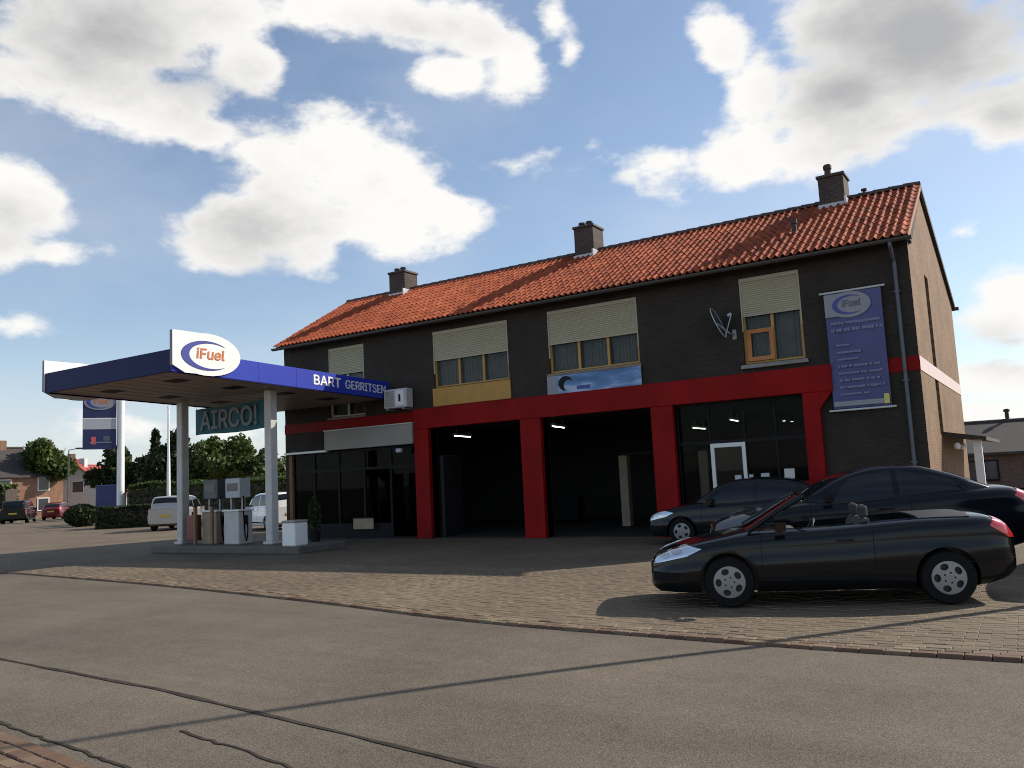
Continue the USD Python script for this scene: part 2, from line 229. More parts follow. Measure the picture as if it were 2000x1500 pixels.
def ground_mat(name, cols, s1, s2, bump=0.5, grain=180.0, extra=None):
    n = {'g': ('geometry', {}), 'a': ('noise_texture', {'scale': s1, 'detail': 8.0, 'roughness': 0.62}), 'b': ('noise_texture', {'scale': s2, 'detail': 4.0, 'roughness': 0.7}),
         'v': ('voronoi_texture', {'scale': grain}), 'sep': ('separate_color', {}),
         'r': ('rgb_ramp', {'ramp': cols}), 'k': ('math', {'math_type': 'multiply_add', 'value2': 0.46}), 'k2': ('math', {'math_type': 'multiply_add', 'value2': 0.22}), 'k3': ('math', {'math_type': 'multiply_add', 'value2': 0.70, 'value3': -0.13}),
         'mp': ('mapping', {'mapping_type': 'point', 'rotation': (0.0, 0.0, 0.13), 'scale': (0.12, 1.0, 1.0)}), 'big': ('noise_texture', {'scale': 0.9, 'detail': 5.0, 'roughness': 0.6}), 'bm': ('map_range', {'from_min': 0.3, 'from_max': 0.7, 'to_min': 0.86, 'to_max': 1.14}), 'mb': ('mix_color', {'blend_type': 'multiply', 'fac': 1.0, 'use_clamp': False}),
         'st': ('noise_texture', {'scale': 1.7, 'detail': 7.0, 'roughness': 0.75}), 'sr': ('map_range', {'range_type': 'smoothstep', 'from_min': 0.60, 'from_max': 0.72, 'to_min': 1.0, 'to_max': 0.80, 'clamp': True}), 'ms': ('mix_color', {'blend_type': 'multiply', 'fac': 1.0, 'use_clamp': False}),
         'bp': ('bump', {'strength': bump, 'distance': 0.004}), 'p': ('principled_bsdf', {'roughness': 0.85, 'specular_ior_level': 0.2})}
    l = [('g.position', 'a.vector'), ('g.position', 'b.vector'), ('g.position', 'v.vector'), ('v.color', 'sep.color'), ('a.fac', 'k3.value1'), ('b.fac', 'k2.value1'), ('k3.value', 'k2.value3'), ('sep.r', 'k.value1'), ('k2.value', 'k.value3'),
         ('k.value', 'r.fac'), ('g.position', 'mp.vector'), ('mp.vector', 'big.vector'), ('big.fac', 'bm.value'), ('r.color', 'mb.a'), ('bm.result', 'mb.b'), ('g.position', 'st.vector'), ('st.fac', 'sr.value'), ('mb.result', 'ms.a'), ('sr.result', 'ms.b'), ('ms.result', 'p.base_color'), ('v.distance', 'bp.height'), ('bp.normal', 'p.normal')]
    M[name] = usdkit.material(stage, '/World/Looks/' + name, n, l, surface='p.BSDF')
ground_mat('asphalt', [(0.1, (0.050, 0.040, 0.030)), (0.5, (0.102, 0.083, 0.063)), (0.95, (0.20, 0.165, 0.125))], 0.35, 5.0, grain=120.0)
ground_mat('open_ground', [(0.1, (0.125, 0.105, 0.080)), (0.5, (0.16, 0.138, 0.105)), (0.9, (0.20, 0.172, 0.135))], 0.2, 2.0, grain=30.0)
mat('tar', (0.044, 0.036, 0.030), rough=0.9, spec=0.1, noise=0.45, nscale=8.0)
# far paving, where the single stones can no longer be told apart
n = {'g': ('geometry', {}), 'mp': ('mapping', {'mapping_type': 'point', 'rotation': (0, 0, 0.0)}),
     'b': ('brick_texture', {'scale': 1.0, 'color1': (0.144, 0.108, 0.070), 'color2': (0.110, 0.082, 0.054), 'mortar': (0.06, 0.046, 0.034), 'mortar_size': 0.006, 'brick_width': 0.215, 'row_height': 0.112}),
     'n': ('noise_texture', {'scale': 0.5, 'detail': 7.0, 'roughness': 0.65}), 'mr': ('map_range', {'from_min': 0.3, 'from_max': 0.7, 'to_min': 0.75, 'to_max': 1.25}),
     'mx': ('mix_color', {'blend_type': 'multiply', 'fac': 1.0, 'use_clamp': False}), 'p': ('principled_bsdf', {'roughness': 0.82, 'specular_ior_level': 0.3})}
M['far_paving'] = usdkit.material(stage, '/World/Looks/far_paving', n, [('g.position', 'mp.vector'), ('mp.vector', 'b.vector'), ('g.position', 'n.vector'), ('n.fac', 'mr.value'), ('b.color', 'mx.a'), ('mr.result', 'mx.b'), ('mx.result', 'p.base_color')], surface='p.BSDF')
# the photographic strip under a window: blue sky print
n = {'g': ('geometry', {}), 'n': ('noise_texture', {'scale': 1.3, 'detail': 5.0}), 'mp': ('mapping', {'mapping_type': 'point', 'scale': (0.7, 1.0, 3.0)}),
     'r': ('rgb_ramp', {'ramp': [(0.3, (0.03, 0.10, 0.22)), (0.5, (0.10, 0.22, 0.42)), (0.65, (0.45, 0.52, 0.62)), (0.8, (0.20, 0.26, 0.30))]}), 'p': ('principled_bsdf', {'roughness': 0.5})}
M['sky_print'] = usdkit.material(stage, '/World/Looks/sky_print', n, [('g.position', 'mp.vector'), ('mp.vector', 'n.vector'), ('n.fac', 'r.fac'), ('r.color', 'p.base_color')], surface='p.BSDF')

# ------------------------------------------------------------------ builders
USED = set()
def path_for(name, parent):
    base = (str(parent.GetPath()) if parent is not None else '/World') + '/'
    p, k = base + name, 0
    while p in USED: k += 1; p = f'{base}{name}_{k:03d}'
    USED.add(p); return p
def tag(prim, label=None, cat=None, group=None, kind=None):
    for k, v in (('label', label), ('category', cat), ('group', group), ('kind', kind)):
        if v: prim.SetCustomDataByKey(k, v)
    return prim
def thing(name, label, cat, loc=(0, 0, 0), rot=0.0, group=None, scale=1.0, kind=None):
    x = UsdGeom.Xform.Define(stage, path_for(name, None)); x.AddTranslateOp().Set(Gf.Vec3d(*map(float, loc)))
    if rot: x.AddRotateZOp().Set(math.degrees(rot))
    if scale != 1.0: x.AddScaleOp().Set(Gf.Vec3f(scale, scale, scale))
    return tag(x.GetPrim(), label, cat, group, kind)
def dup(src, label, loc, rot=0.0, group=None, scale=1.0):
    base = src.GetName().rstrip('0123456789').rstrip('_')
    r = thing(base, label, src.GetCustomDataByKey('category'), loc, rot, group, scale)
    r.GetReferences().AddInternalReference(src.GetPath()); r.SetInstanceable(True)
    for k in ('label',): r.SetCustomDataByKey(k, label)
    return r
class MB:
    def __init__(s): s.v, s.f, s.n, s.t = [], [], 0, []
    def add(s, v, f, tone=0.5):
        v = np.asarray(v, float); f = np.asarray(f, int)
        if f.shape[1] == 4: f = np.vstack([f[:, [0, 1, 2]], f[:, [0, 2, 3]]])
        s.v.append(v); s.f.append(f + s.n); s.t.append(np.full(len(v), tone)); s.n += len(v); return s
    def mesh(s, m, tone=0.5): return s.add(m.vertices, m.faces, tone)
    def box(s, x0, x1, y0, y1, z0, z1, b=0.0, tone=0.5):
        if b <= 0:
            v = [(x, y, z) for x in (x0, x1) for y in (y0, y1) for z in (z0, z1)]
            f = [(0, 1, 3, 2), (4, 6, 7, 5), (0, 4, 5, 1), (2, 3, 7, 6), (0, 2, 6, 4), (1, 5, 7, 3)]
            return s.add(v, f, tone)
        pts = []
        for sx in (0, 1):
            for sy in (0, 1):
                for sz in (0, 1):
                    for ax in range(3):
                        p = [(x0, x1)[sx], (y0, y1)[sy], (z0, z1)[sz]]; d = [(b, -b)[sx], (b, -b)[sy], (b, -b)[sz]]
                        pts.append([p[k] + (d[k] if k != ax else 0) for k in range(3)])
        h = trimesh.convex.convex_hull(np.array(pts)); return s.mesh(h, tone)
    def cyl(s, a, b, r, r2=None, n=12, tone=0.5):
        a, b = np.asarray(a, float), np.asarray(b, float); r2 = r if r2 is None else r2
        t = b - a; t /= np.linalg.norm(t); u = np.cross(t, [0, 0, 1] if abs(t[2]) < 0.9 else [1, 0, 0]); u /= np.linalg.norm(u); w = np.cross(t, u)
        an = np.arange(n) * 2 * np.pi / n; ring = np.cos(an)[:, None] * u + np.sin(an)[:, None] * w
        v = np.vstack([a + ring * r, b + ring * r2, [a], [b]])
        f = []
        for i in range(n):
            j = (i + 1) % n; f += [(i, j, n + j), (i, n + j, n + i), (2 * n, j, i), (2 * n + 1, n + i, n + j)]
        return s.add(v, f, tone)
    def tube(s, pts, r, n=8, tone=0.5):
        for a, b in zip(pts[:-1], pts[1:]): s.cyl(a, b, r, n=n, tone=tone)
        return s
    def lathe(s, prof, n=24, axis='z', loc=(0, 0, 0), tone=0.5):
        prof = np.asarray(prof, float); an = np.arange(n) * 2 * np.pi / n
        v = np.stack([np.outer(np.cos(an), prof[:, 0]), np.outer(np.sin(an), prof[:, 0]), np.tile(prof[:, 1], (n, 1))], -1).reshape(-1, 3)
        k = len(prof); f = []
        for i in range(n):
            j = (i + 1) % n
            for q in range(k - 1): f.append((i * k + q, j * k + q, j * k + q + 1, i * k + q + 1))
        if axis == 'y': v = v[:, [0, 2, 1]] * [1, 1, -1]
        if axis == 'x': v = v[:, [2, 1, 0]] * [1, 1, -1]
        return s.add(v + np.asarray(loc), f, tone)
    def prism(s, poly, d0, d1, plane='xz', tone=0.5):
        """extrude a shapely polygon: plane names the two axes it lies in"""
        for g in getattr(poly, 'geoms', [poly]):
            m = trimesh.creation.extrude_polygon(g, d1 - d0, engine='earcut'); v = np.array(m.vertices); v[:, 2] += d0
            f = np.array(m.faces)
            if plane == 'xz': v = v[:, [0, 2, 1]]; f = f[:, ::-1]
            elif plane == 'yz': v = v[:, [2, 0, 1]]
            s.add(v, f, tone)
        return s
    def text(s, txt, o, ux, uz, h, depth=0.006, bold=False, width=None):
        m = meshkit.text_mesh(txt, h, depth, bold); v = np.array(m.vertices)
        if width: v[:, 0] *= width / v[:, 0].max()
        ux, uz = np.asarray(ux, float), np.asarray(uz, float); nn = np.cross(ux, uz)
        return s.add(np.asarray(o) + v[:, :1] * ux + v[:, 1:2] * uz + v[:, 2:] * nn, m.faces)
    def arrays(s): return np.vstack(s.v), np.vstack(s.f)
    def build(s, name, material, parent=None, label=None, cat=None, group=None, kind=None, smooth=False, tones=False, xf=None):
        v, f = s.arrays()
        if xf is not None: v = xf(v)
        m = usdkit.mesh(stage, path_for(name, parent), (v, f), M[material], smooth=smooth)
        if tones: UsdGeom.PrimvarsAPI(m).CreatePrimvar('tone', Sdf.ValueTypeNames.FloatArray, 'vertex').Set(Vt.FloatArray.FromNumpy(np.concatenate(s.t).astype(np.float32)))
        return tag(m.GetPrim(), label, cat, group, kind)

# ------------------------------------------------------------------ ground
D, XR, XL = 20.38, -2.264, -22.25
KERB = [(-75, 24.5), (-48, 16.5), (-34, 13.2), (-22, 10.96), (-14.57, 10.0), (-9.56, 9.12), (-5.39, 8.27), (-3.47, 8.12), (-1.52, 8.02), (1.5, 8.1), (8, 8.9), (20, 11), (60, 20)]
kx = np.array([p[0] for p in KERB]); ky = np.array([p[1] for p in KERB])
from scipy.interpolate import PchipInterpolator
kerb_y = PchipInterpolator(kx, ky)
kxs = np.linspace(-75, 60, 271); kys = kerb_y(kxs)
def near_y(x): return 3.17 - 0.113 * (x + 5.19) + 0.0012 * (x + 5.19) ** 2
b = MB(); an = np.linspace(0, 2 * np.pi, 65)[:-1]
rr = [0, 30, 80, 200, 600, 1500]
vv = [(0, 0, -0.05)] + [(r * math.cos(a), r * math.sin(a), -0.05) for r in rr[1:] for a in an]; ff = []
for i in range(64):
    j = (i + 1) % 64; ff.append((0, 1 + i, 1 + j))
fq = []
for k in range(4):
    for i in range(64):
        j = (i + 1) % 64; fq.append((1 + k * 64 + i, 1 + (k + 1) * 64 + i, 1 + (k + 1) * 64 + j, 1 + k * 64 + j))
b.add(vv, ff); b.add(vv, fq); b.build('ground', 'open_ground', kind='structure')
b = MB(); n_ = len(kxs)
lowy = np.array([near_y(x) for x in kxs]); lowy = np.where(kxs < -30, np.minimum(lowy, kys - 6.0), lowy); lowy = np.minimum(lowy, kys - 4.0)
fr = np.linspace(0, 1, 9)
v = np.array([(x, lo + (hi - lo) * t, 0.035 * (1 - (2 * t - 1) ** 2) - 0.004) for x, lo, hi in zip(kxs, lowy, kys) for t in fr])
f = [(i * 9 + j, (i + 1) * 9 + j, (i + 1) * 9 + j + 1, i * 9 + j + 1) for i in range(n_ - 1) for j in range(8)]
b.add(v, f); road = b.build('road', 'asphalt', kind='structure', smooth=True)
def road_z(x, y):  # crowned
    lo = float(np.interp(x, kxs, lowy)); hi = float(np.interp(x, kxs, kys)); t = (y - lo) / (hi - lo)
    return 0.035 * (1 - (2 * t - 1) ** 2) - 0.004
def seam(name, pts, w, lab):
    b = MB(); P = np.array(pts, float); dd = np.r_[0, np.cumsum(np.linalg.norm(np.diff(P, axis=0), axis=1))]; t = np.linspace(0, dd[-1], int(dd[-1] / 0.08))
    X, Y = np.interp(t, dd, P[:, 0]), np.interp(t, dd, P[:, 1]) + (0.03 * (meshkit.noise(np.c_[t * 14, t * 0, t * 0], 6) - 0.5) if w < 0.035 else 0)
    Y = Y + 0.016 * (meshkit.noise(np.c_[t * 1.1, t * 0, t * 0], 3) - 0.5) + 0.010 * (meshkit.noise(np.c_[t * 5, t * 0, t * 0], 5) - 0.5)
    ww = w * (0.55 + 0.9 * meshkit.noise(np.c_[t * 2.5, t * 0, t * 0 + 4], 8))
    Z = np.array([road_z(x, y) for x, y in zip(X, Y)]) + 0.0045
    v = np.vstack([np.c_[X, Y - ww / 2, Z], np.c_[X, Y + ww / 2, Z]]); k = len(t)
    b.add(v, [(i, i + 1, k + i + 1, k + i) for i in range(k - 1)])
    p = b.build(name, 'tar', road, label=lab); return p
seam('tar_seam', [(-16, 5.45), (-12.5, 5.12), (-9.69, 4.82), (-6.7, 4.6), (-4.9, 4.38), (-3.11, 4.15), (-1.5, 3.95), (2, 3.6)], 0.046, 'long black tar seam along the road')
seam('tar_crack', [(-5.35, 3.90), (-5.16, 3.86), (-4.6, 3.78), (-4.06, 3.68), (-3.4, 3.56), (-2.6, 3.45)], 0.020, 'short broken crack near the brick pavement')
seam('tar_edge', [(-11, 3.99), (-8.5, 3.66), (-6.75, 3.45), (-5.19, 3.27), (-4, 3.14)], 0.034, 'dark joint where the road meets the red bricks')

# forecourt and its kerb
FZ = 0.02
b = MB()
v = np.array([(x, y0 + (46 - y0) * t, FZ) for x, y0 in zip(kxs, kys + 0.30) for t in (0, 0.05, 0.2, 1)]); f = [(i * 4 + j, (i + 1) * 4 + j, (i + 1) * 4 + j + 1, i * 4 + j + 1) for i in range(n_ - 1) for j in range(3)]
b.add(v, f); fore = b.build('forecourt', 'far_paving', kind='structure')
def piece(w, l, h, c, ang, z, tone):
    """a chamfered paving stone"""
    e = 0.006; x, y = w / 2, l / 2
    v = np.array([(-x, -y, 0), (x, -y, 0), (x, y, 0), (-x, y, 0), (-x, -y, h - e), (x, -y, h - e), (x, y, h - e), (-x, y, h - e), (-x + e, -y + e, h), (x - e, -y + e, h), (x - e, y - e, h), (-x + e, y - e, h)])
    ca, sa = math.cos(ang), math.sin(ang); tilt = rng.normal(0, 0.006, 2)
    v[:, 2] += v[:, 0] * tilt[0] + v[:, 1] * tilt[1]
    v = np.c_[v[:, 0] * ca - v[:, 1] * sa + c[0], v[:, 0] * sa + v[:, 1] * ca + c[1], v[:, 2] + z]
    f = [(8, 9, 10, 11)] + [(4 + i, 4 + (i + 1) % 4, 8 + (i + 1) % 4, 8 + i) for i in range(4)] + [(i, (i + 1) % 4, 4 + (i + 1) % 4, 4 + i) for i in range(4)]
    return v, np.array(f), tone
stones = []     # kerb course of red clinkers, two rows, then the grey pavers in running bond
arc = np.r_[0, np.cumsum(np.hypot(np.diff(kxs), np.diff(kys)))]
def on_kerb(s, off):
    x, y = np.interp(s, arc, kxs), np.interp(s, arc, kys); x2, y2 = np.interp(s + 0.1, arc, kxs), np.interp(s + 0.1, arc, kys)
    a = math.atan2(y2 - y, x2 - x); return (x - math.sin(a) * off, y + math.cos(a) * off), a
s0 = np.interp(-24, kxs, arc); s1 = np.interp(1.6, kxs, arc)
for row in range(3):
    s = s0 + row * 0.05
    while s < s1:
        c, a = on_kerb(s, 0.055 + row * 0.105 - (0.0 if row else 0.002))
        if row == 0: w_, l_ = 0.205, 0.098
        else: w_, l_ = 0.205, 0.098
        stones.append(('kerb' if row == 0 or (row == 1 and rng.random() < 0.35) else 'paver', *piece(w_ - 0.008, l_, 0.062, c, a, FZ - 0.053 + rng.normal(0, 0.003), float(np.clip(rng.normal(0.5, 0.25), 0, 1)))))
        s += 0.205
for r_ in range(64):
    s = s0 + (r_ % 2) * 0.105
    lim = s1
    while s < lim:
        c, a = on_kerb(s, 0.37 + r_ * 0.107)
        if c[1] < 13.4: stones.append(('paver', *piece(0.209, 0.1045, 0.06, c, a, FZ - 0.053 + rng.normal(0, 0.0018), float(np.clip(rng.normal(0.5, 0.10) + 0.9 * (meshkit.fbm(np.array([[c[0] * 0.45, c[1] * 0.45, 2.0]]), 4, 9)[0] - 0.5), 0, 1)))))
        s += 0.212
dist = np.array([np.hypot(*(st[1][:, :2].mean(0))) for st in stones]); order = np.argsort(dist)
inview = []
for i in order:
    c = stones[i][1].mean(0) - [0, 0, EYE]; z = c @ _F
    if abs(c @ _R2) / z < 0.607 and abs(c @ _U2) / z < 0.455: inview.append(i)
single = set(inview[:300])
kb, pb = MB(), MB()
for i, (k, v, f, t) in enumerate(stones):
    if i in single:
        m = MB().add(v, f, t); m.build('kerb_brick' if k == 'kerb' else 'paving_stone', 'clinker' if k == 'kerb' else 'paver', fore, tones=True)
    else: (kb if k == 'kerb' else pb).add(v, f, t)
kb.build('kerb_bricks', 'clinker', fore, kind='stuff', tones=True); pb.build('paving_stones', 'paver', fore, kind='stuff', tones=True)
# the near pavement of red clinkers
b = MB(); xs = np.linspace(-30, 14, 90)
b.add([(x, near_y(x) + (0 if k else -8), -0.015) for x in xs for k in (0, 1)], [(2 * i, 2 * i + 2, 2 * i + 3, 2 * i + 1) for i in range(89)])
pav = b.build('pavement', 'terracotta', kind='structure')
far_b = MB(); cnt = 0
for r_ in range(8):
    x = -9.0 + (r_ % 2) * 0.1
    while x < -3.6:
        sl = -0.113; a = math.atan(sl); c = (x, near_y(x) - 0.06 - r_ * 0.107)
        v, f, t = piece(0.203, 0.10, 0.06, c, a, -0.045 + rng.normal(0, 0.003), float(np.clip(rng.normal(0.3, 0.22), 0, 1)))
        if x > -7.6 and cnt < 290 and r_ < 7: MB().add(v, f, t).build('pavement_brick', 'clinker', pav, tones=True); cnt += 1
        else: far_b.add(v, f, t)
        x += 0.212
far_b.build('pavement_bricks', 'clinker', pav, kind='stuff', tones=True)

# ------------------------------------------------------------------ the garage building
HE, HR, DR, W = 6.665, 8.722, 3.344, 9.76
YR = D + DR
bld = thing('garage_building', 'long dark brick garage with orange pantile roof and red framed bays', 'building')
OPEN = [(-15.9, -12.6, 0.0, 3.33), (-11.93, -8.62, 0.0, 3.33), (-8.02, -4.8, 0.0, 3.33), (-22.1, -16.47, 0.0, 2.9)]
WIN = [(-20.12, -18.55, 3.97, 6.3), (-15.70, -12.97, 4.53, 6.28), (-11.62, -8.88, 4.53, 6.31), (-6.12, -4.67, 4.16, 6.31)]
wall = sbox(XL, 0.02, XR, HE - 0.02)
for o in OPEN + WIN: wall = wall.difference(sbox(o[0], o[2] + 0.02, o[1], o[3]))
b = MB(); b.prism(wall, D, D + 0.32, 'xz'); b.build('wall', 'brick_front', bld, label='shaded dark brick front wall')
gable = Polygon([(D + 0.001, 0.02), (D + W, 0.02), (D + W, HE - 0.1), (YR, HR - 0.04), (D + 0.001, HE - 0.12)])
slit = sbox(23.1, 2.25, 23.85, 6.27)
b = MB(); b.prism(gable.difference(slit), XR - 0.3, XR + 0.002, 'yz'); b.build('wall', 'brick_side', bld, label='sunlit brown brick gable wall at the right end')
b = MB(); b.prism(gable, XL - 0.002, XL + 0.3, 'yz').box(XL, XR - 0.31, D + W - 0.3, D + W, 0.02, HE - 0.1); b.build('wall', 'brick_side', bld, label='rear and left end walls')
b = MB(); b.box(XR - 0.16, XR - 0.06, 23.08, 23.87, 2.2, 6.3); b.build('slit_window', 'far_glass', bld, label='tall narrow slit window in the gable')
# floors inside
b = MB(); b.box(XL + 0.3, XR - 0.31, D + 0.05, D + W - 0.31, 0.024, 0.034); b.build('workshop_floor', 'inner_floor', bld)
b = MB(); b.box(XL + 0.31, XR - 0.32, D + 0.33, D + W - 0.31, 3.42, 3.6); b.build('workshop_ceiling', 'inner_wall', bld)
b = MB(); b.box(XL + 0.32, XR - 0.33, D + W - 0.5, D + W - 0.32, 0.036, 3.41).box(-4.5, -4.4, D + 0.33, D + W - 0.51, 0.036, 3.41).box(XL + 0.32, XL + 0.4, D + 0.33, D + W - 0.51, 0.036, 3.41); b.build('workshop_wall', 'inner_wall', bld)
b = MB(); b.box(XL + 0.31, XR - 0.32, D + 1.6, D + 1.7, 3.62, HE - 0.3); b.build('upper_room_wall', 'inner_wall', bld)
# red beam and columns
b = MB(); b.box(-16.45, -4.1, D - 0.16, D - 0.003, 3.335, 3.945, 0.012); b.build('beam', 'red_paint', bld, label='red beam over the three bays')
for x0, x1 in ((-16.45, -15.9), (-12.6, -11.93), (-8.62, -8.02), (-4.8, -4.42)):
    b = MB(); b.box(x0, x1, D - 0.155, D + 0.3, 0.02, 3.333, 0.012); b.build('column', 'red_paint', bld)
b = MB(); b.prism(Polygon([(-4.42, 2.95), (-4.12, 3.335), (-4.42, 3.335)]), D - 0.14, D - 0.003, 'xz'); b.build('corner_brace', 'red_paint', bld)
b = MB(); b.box(XL - 0.004, -16.452, D - 0.02, D - 0.002, 3.58, 3.9); b.build('painted_band', 'red_paint', bld, label='red painted band left of the bays')
b = MB(); b.box(-4.098, XR + 0.014, D - 0.02, D - 0.002, 3.62, 3.945); b.build('painted_band', 'red_paint', bld, label='red painted band right of the bays')
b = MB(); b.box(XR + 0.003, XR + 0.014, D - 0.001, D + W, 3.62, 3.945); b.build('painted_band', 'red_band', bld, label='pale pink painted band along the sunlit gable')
# upper windows
def window(i, x0, x1, z0, z1, sh_z, fmat, label, mullions, panel=None, case=None):
    fr = sbox(x0 + 0.003, z0 + 0.003, x1 - 0.003, z1 - 0.003); t = 0.07; zt = z1 - 0.1
    zb = z0 if panel is None else panel
    n = mullions; holes = []; wpx = (x1 - x0 - t) / n
    for k in range(n): holes.append((x0 + t + k * wpx, x0 + (k + 1) * wpx, zb + t, zt - t))
    for h in holes: fr = fr.difference(sbox(h[0], h[2], h[1], h[3]))
    b = MB(); b.prism(fr, D + 0.07, D + 0.13, 'xz'); w = b.build('window', fmat, bld, label=label)
    for h in holes:
        MB().box(h[0], h[1], D + 0.095, D + 0.101, h[2], h[3]).build('pane', 'pane', w)
        cb = MB(); u = np.linspace(h[0] + 0.02, h[1] - 0.02, 40); yy = D + 0.24 + 0.022 * np.sin(u * 62 + i) + 0.008 * np.sin(u * 23)
        cb.add(np.vstack([np.c_[u, yy, u * 0 + h[2] - 0.05], np.c_[u, yy, u * 0 + h[3] + 0.05]]), [(q, q + 1, 41 + q, 40 + q) for q in range(39)]); cb.build('curtain', 'curtain', w)
    # roller shutter: its slats one above the other, let down half way
    sb = MB(); sb.box(x0 + 0.004, x1 - 0.004, D + 0.0, D + 0.2, z1 - 0.1, z1 - 0.003)
    z = z1 - 0.1; k = 0
    while z - 0.052 > sh_z - 0.03:
        sb.prism(Polygon([(D + 0.030, z - 0.001), (D + 0.016, z - 0.012), (D + 0.013, z - 0.026), (D + 0.016, z - 0.041), (D + 0.030, z - 0.0515), (D + 0.036, z - 0.0515), (D + 0.036, z - 0.001)]), x0 + 0.02, x1 - 0.02, 'yz'); z -= 0.052
    sb.box(x0 + 0.02, x1 - 0.02, D + 0.01, D + 0.04, z - 0.03, z)
    for xx in (x0 + 0.004, x1 - 0.034): sb.box(xx, xx + 0.03, D + 0.002, D + 0.05, sh_z - 0.4, z1 - 0.102)
    sb.build('roller_shutter', 'shutter', w)
    if panel is not None: MB().box(x0 + 0.004, x1 - 0.004, D - 0.03, D + 0.068, z0 + 0.004, panel - 0.01, 0.006).build('sill_panel', 'yellow_frame', w)
    if panel is None and i != 1: MB().box(x0 - 0.05, x1 + 0.05, D - 0.06, D + 0.05, z0 - 0.06, z0 - 0.002).build('sill', 'concrete', w)
    return w
WIN[1] = (-15.70, -12.97, 3.99, 6.28)
window(0, *WIN[0], 5.40, 'white_worn', 'window with lowered shutter behind the canopy edge', 2)
MB().box(-15.68, -12.99, D - 0.002, D + 0.002, 4.0, 4.5).build('wall_panel', 'yellow_frame', bld)
w_ = window(1, -15.70, -12.97, 4.53, 6.28, 5.38, 'yellow_frame', 'three light yellow framed window with a yellow panel under it', 3)
MB().box(-15.74, -12.92, D - 0.05, D - 0.003, 3.975, 4.525, 0.008).build('sill_panel', 'yellow_frame', w_)
window(2, *WIN[2], 5.37, 'yellow_frame', 'three light yellow framed window above the blue banner', 3)
w_ = window(3, *WIN[3], 5.38, 'yellow_frame', 'window with an orange casement beside the blue banner', 2)
fr = sbox(-6.03, 4.24, -5.38, 5.02).difference(sbox(-5.93, 4.34, -5.48, 4.92)); MB().prism(fr, D + 0.02, D + 0.066, 'xz').build('casement', 'orange_frame', w_)
MB().box(-6.2, -4.6, D - 0.10, D - 0.003, 4.06, 4.14, 0.005).build('window_ledge', 'concrete', bld)
# shop front at the left
fr = sbox(-22.1, 0.02, -16.47, 2.88)
for k in range(5):
    x0 = -22.1 + 0.06 + k * 1.118; fr = fr.difference(sbox(x0, 0.5 if k < 4 else 0.08, x0 + 1.04, 2.2)).difference(sbox(x0, 2.28, x0 + 1.04, 2.8))
b = MB(); b.prism(fr, D + 0.06, D + 0.13, 'xz'); shop = b.build('shop_front', 'dark_frame', bld, label='dark glazed shop front under the canopy')
for k in range(5):
    x0 = -22.1 + 0.06 + k * 1.118
    MB().box(x0, x0 + 1.04, D + 0.09, D + 0.096, 0.5 if k < 4 else 0.08, 2.2).build('pane', 'pane_dark', shop); MB().box(x0, x0 + 1.04, D + 0.09, D + 0.096, 2.28, 2.8).build('pane', 'pane_dark', shop)
MB().box(-22.2, -20.2, D - 0.12, D - 0.003, 2.86, 2.93).build('ledge', 'aluminium', bld)
# showroom glazing in the third bay
fr = sbox(-8.02, 0.02, -4.8, 3.33)
for a0, a1, c0, c1 in ((-7.98, -7.2, 0.08, 2.3), (-7.98, -7.2, 2.38, 3.28), (-7.16, -6.32, 0.02, 2.3), (-7.16, -6.32, 2.38, 3.28), (-6.28, -5.56, 0.08, 2.3), (-6.28, -5.56, 2.38, 3.28), (-5.52, -4.84, 0.08, 2.3), (-5.52, -4.84, 2.38, 3.28)): fr = fr.difference(sbox(a0, c0, a1, c1))
b = MB(); b.prism(fr, D + 0.1, D + 0.16, 'xz'); show = b.build('showroom_front', 'dark_frame', bld, label='glazed showroom front in the right bay')
for a0, a1, c0, c1 in ((-7.98, -7.2, 0.08, 2.3), (-7.98, -7.2, 2.38, 3.28), (-7.16, -6.32, 2.38, 3.28), (-6.28, -5.56, 0.08, 2.3), (-6.28, -5.56, 2.38, 3.28), (-5.52, -4.84, 0.08, 2.3), (-5.52, -4.84, 2.38, 3.28)):
    MB().box(a0, a1, D + 0.125, D + 0.131, c0, c1).build('pane', 'pane_show', show)
fr = sbox(-7.18, 0.03, -6.30, 2.30).difference(sbox(-7.09, 0.1, -6.39, 2.20)); dr_ = MB().prism(fr, D + 0.085, D + 0.165, 'xz').build('door', 'aluminium', bld, label='pale aluminium framed glass door')
MB().box(-7.09, -6.39, D + 0.12, D + 0.126, 0.1, 2.2).build('pane', 'pane', dr_); MB().tube([(-6.46, D + 0.07, 0.95), (-6.46, D + 0.03, 0.95), (-6.46, D + 0.03, 1.25), (-6.46, D + 0.07, 1.25)], 0.012).build('handle', 'chrome', dr_)
# half folded grey door in the first bay
b = MB(); b.box(-15.86, -15.74, D + 0.32, D + 1.3, 0.04, 2.5, 0.01); b.build('door', 'black_plastic', bld, label='dark door leaf folded back in the left bay')
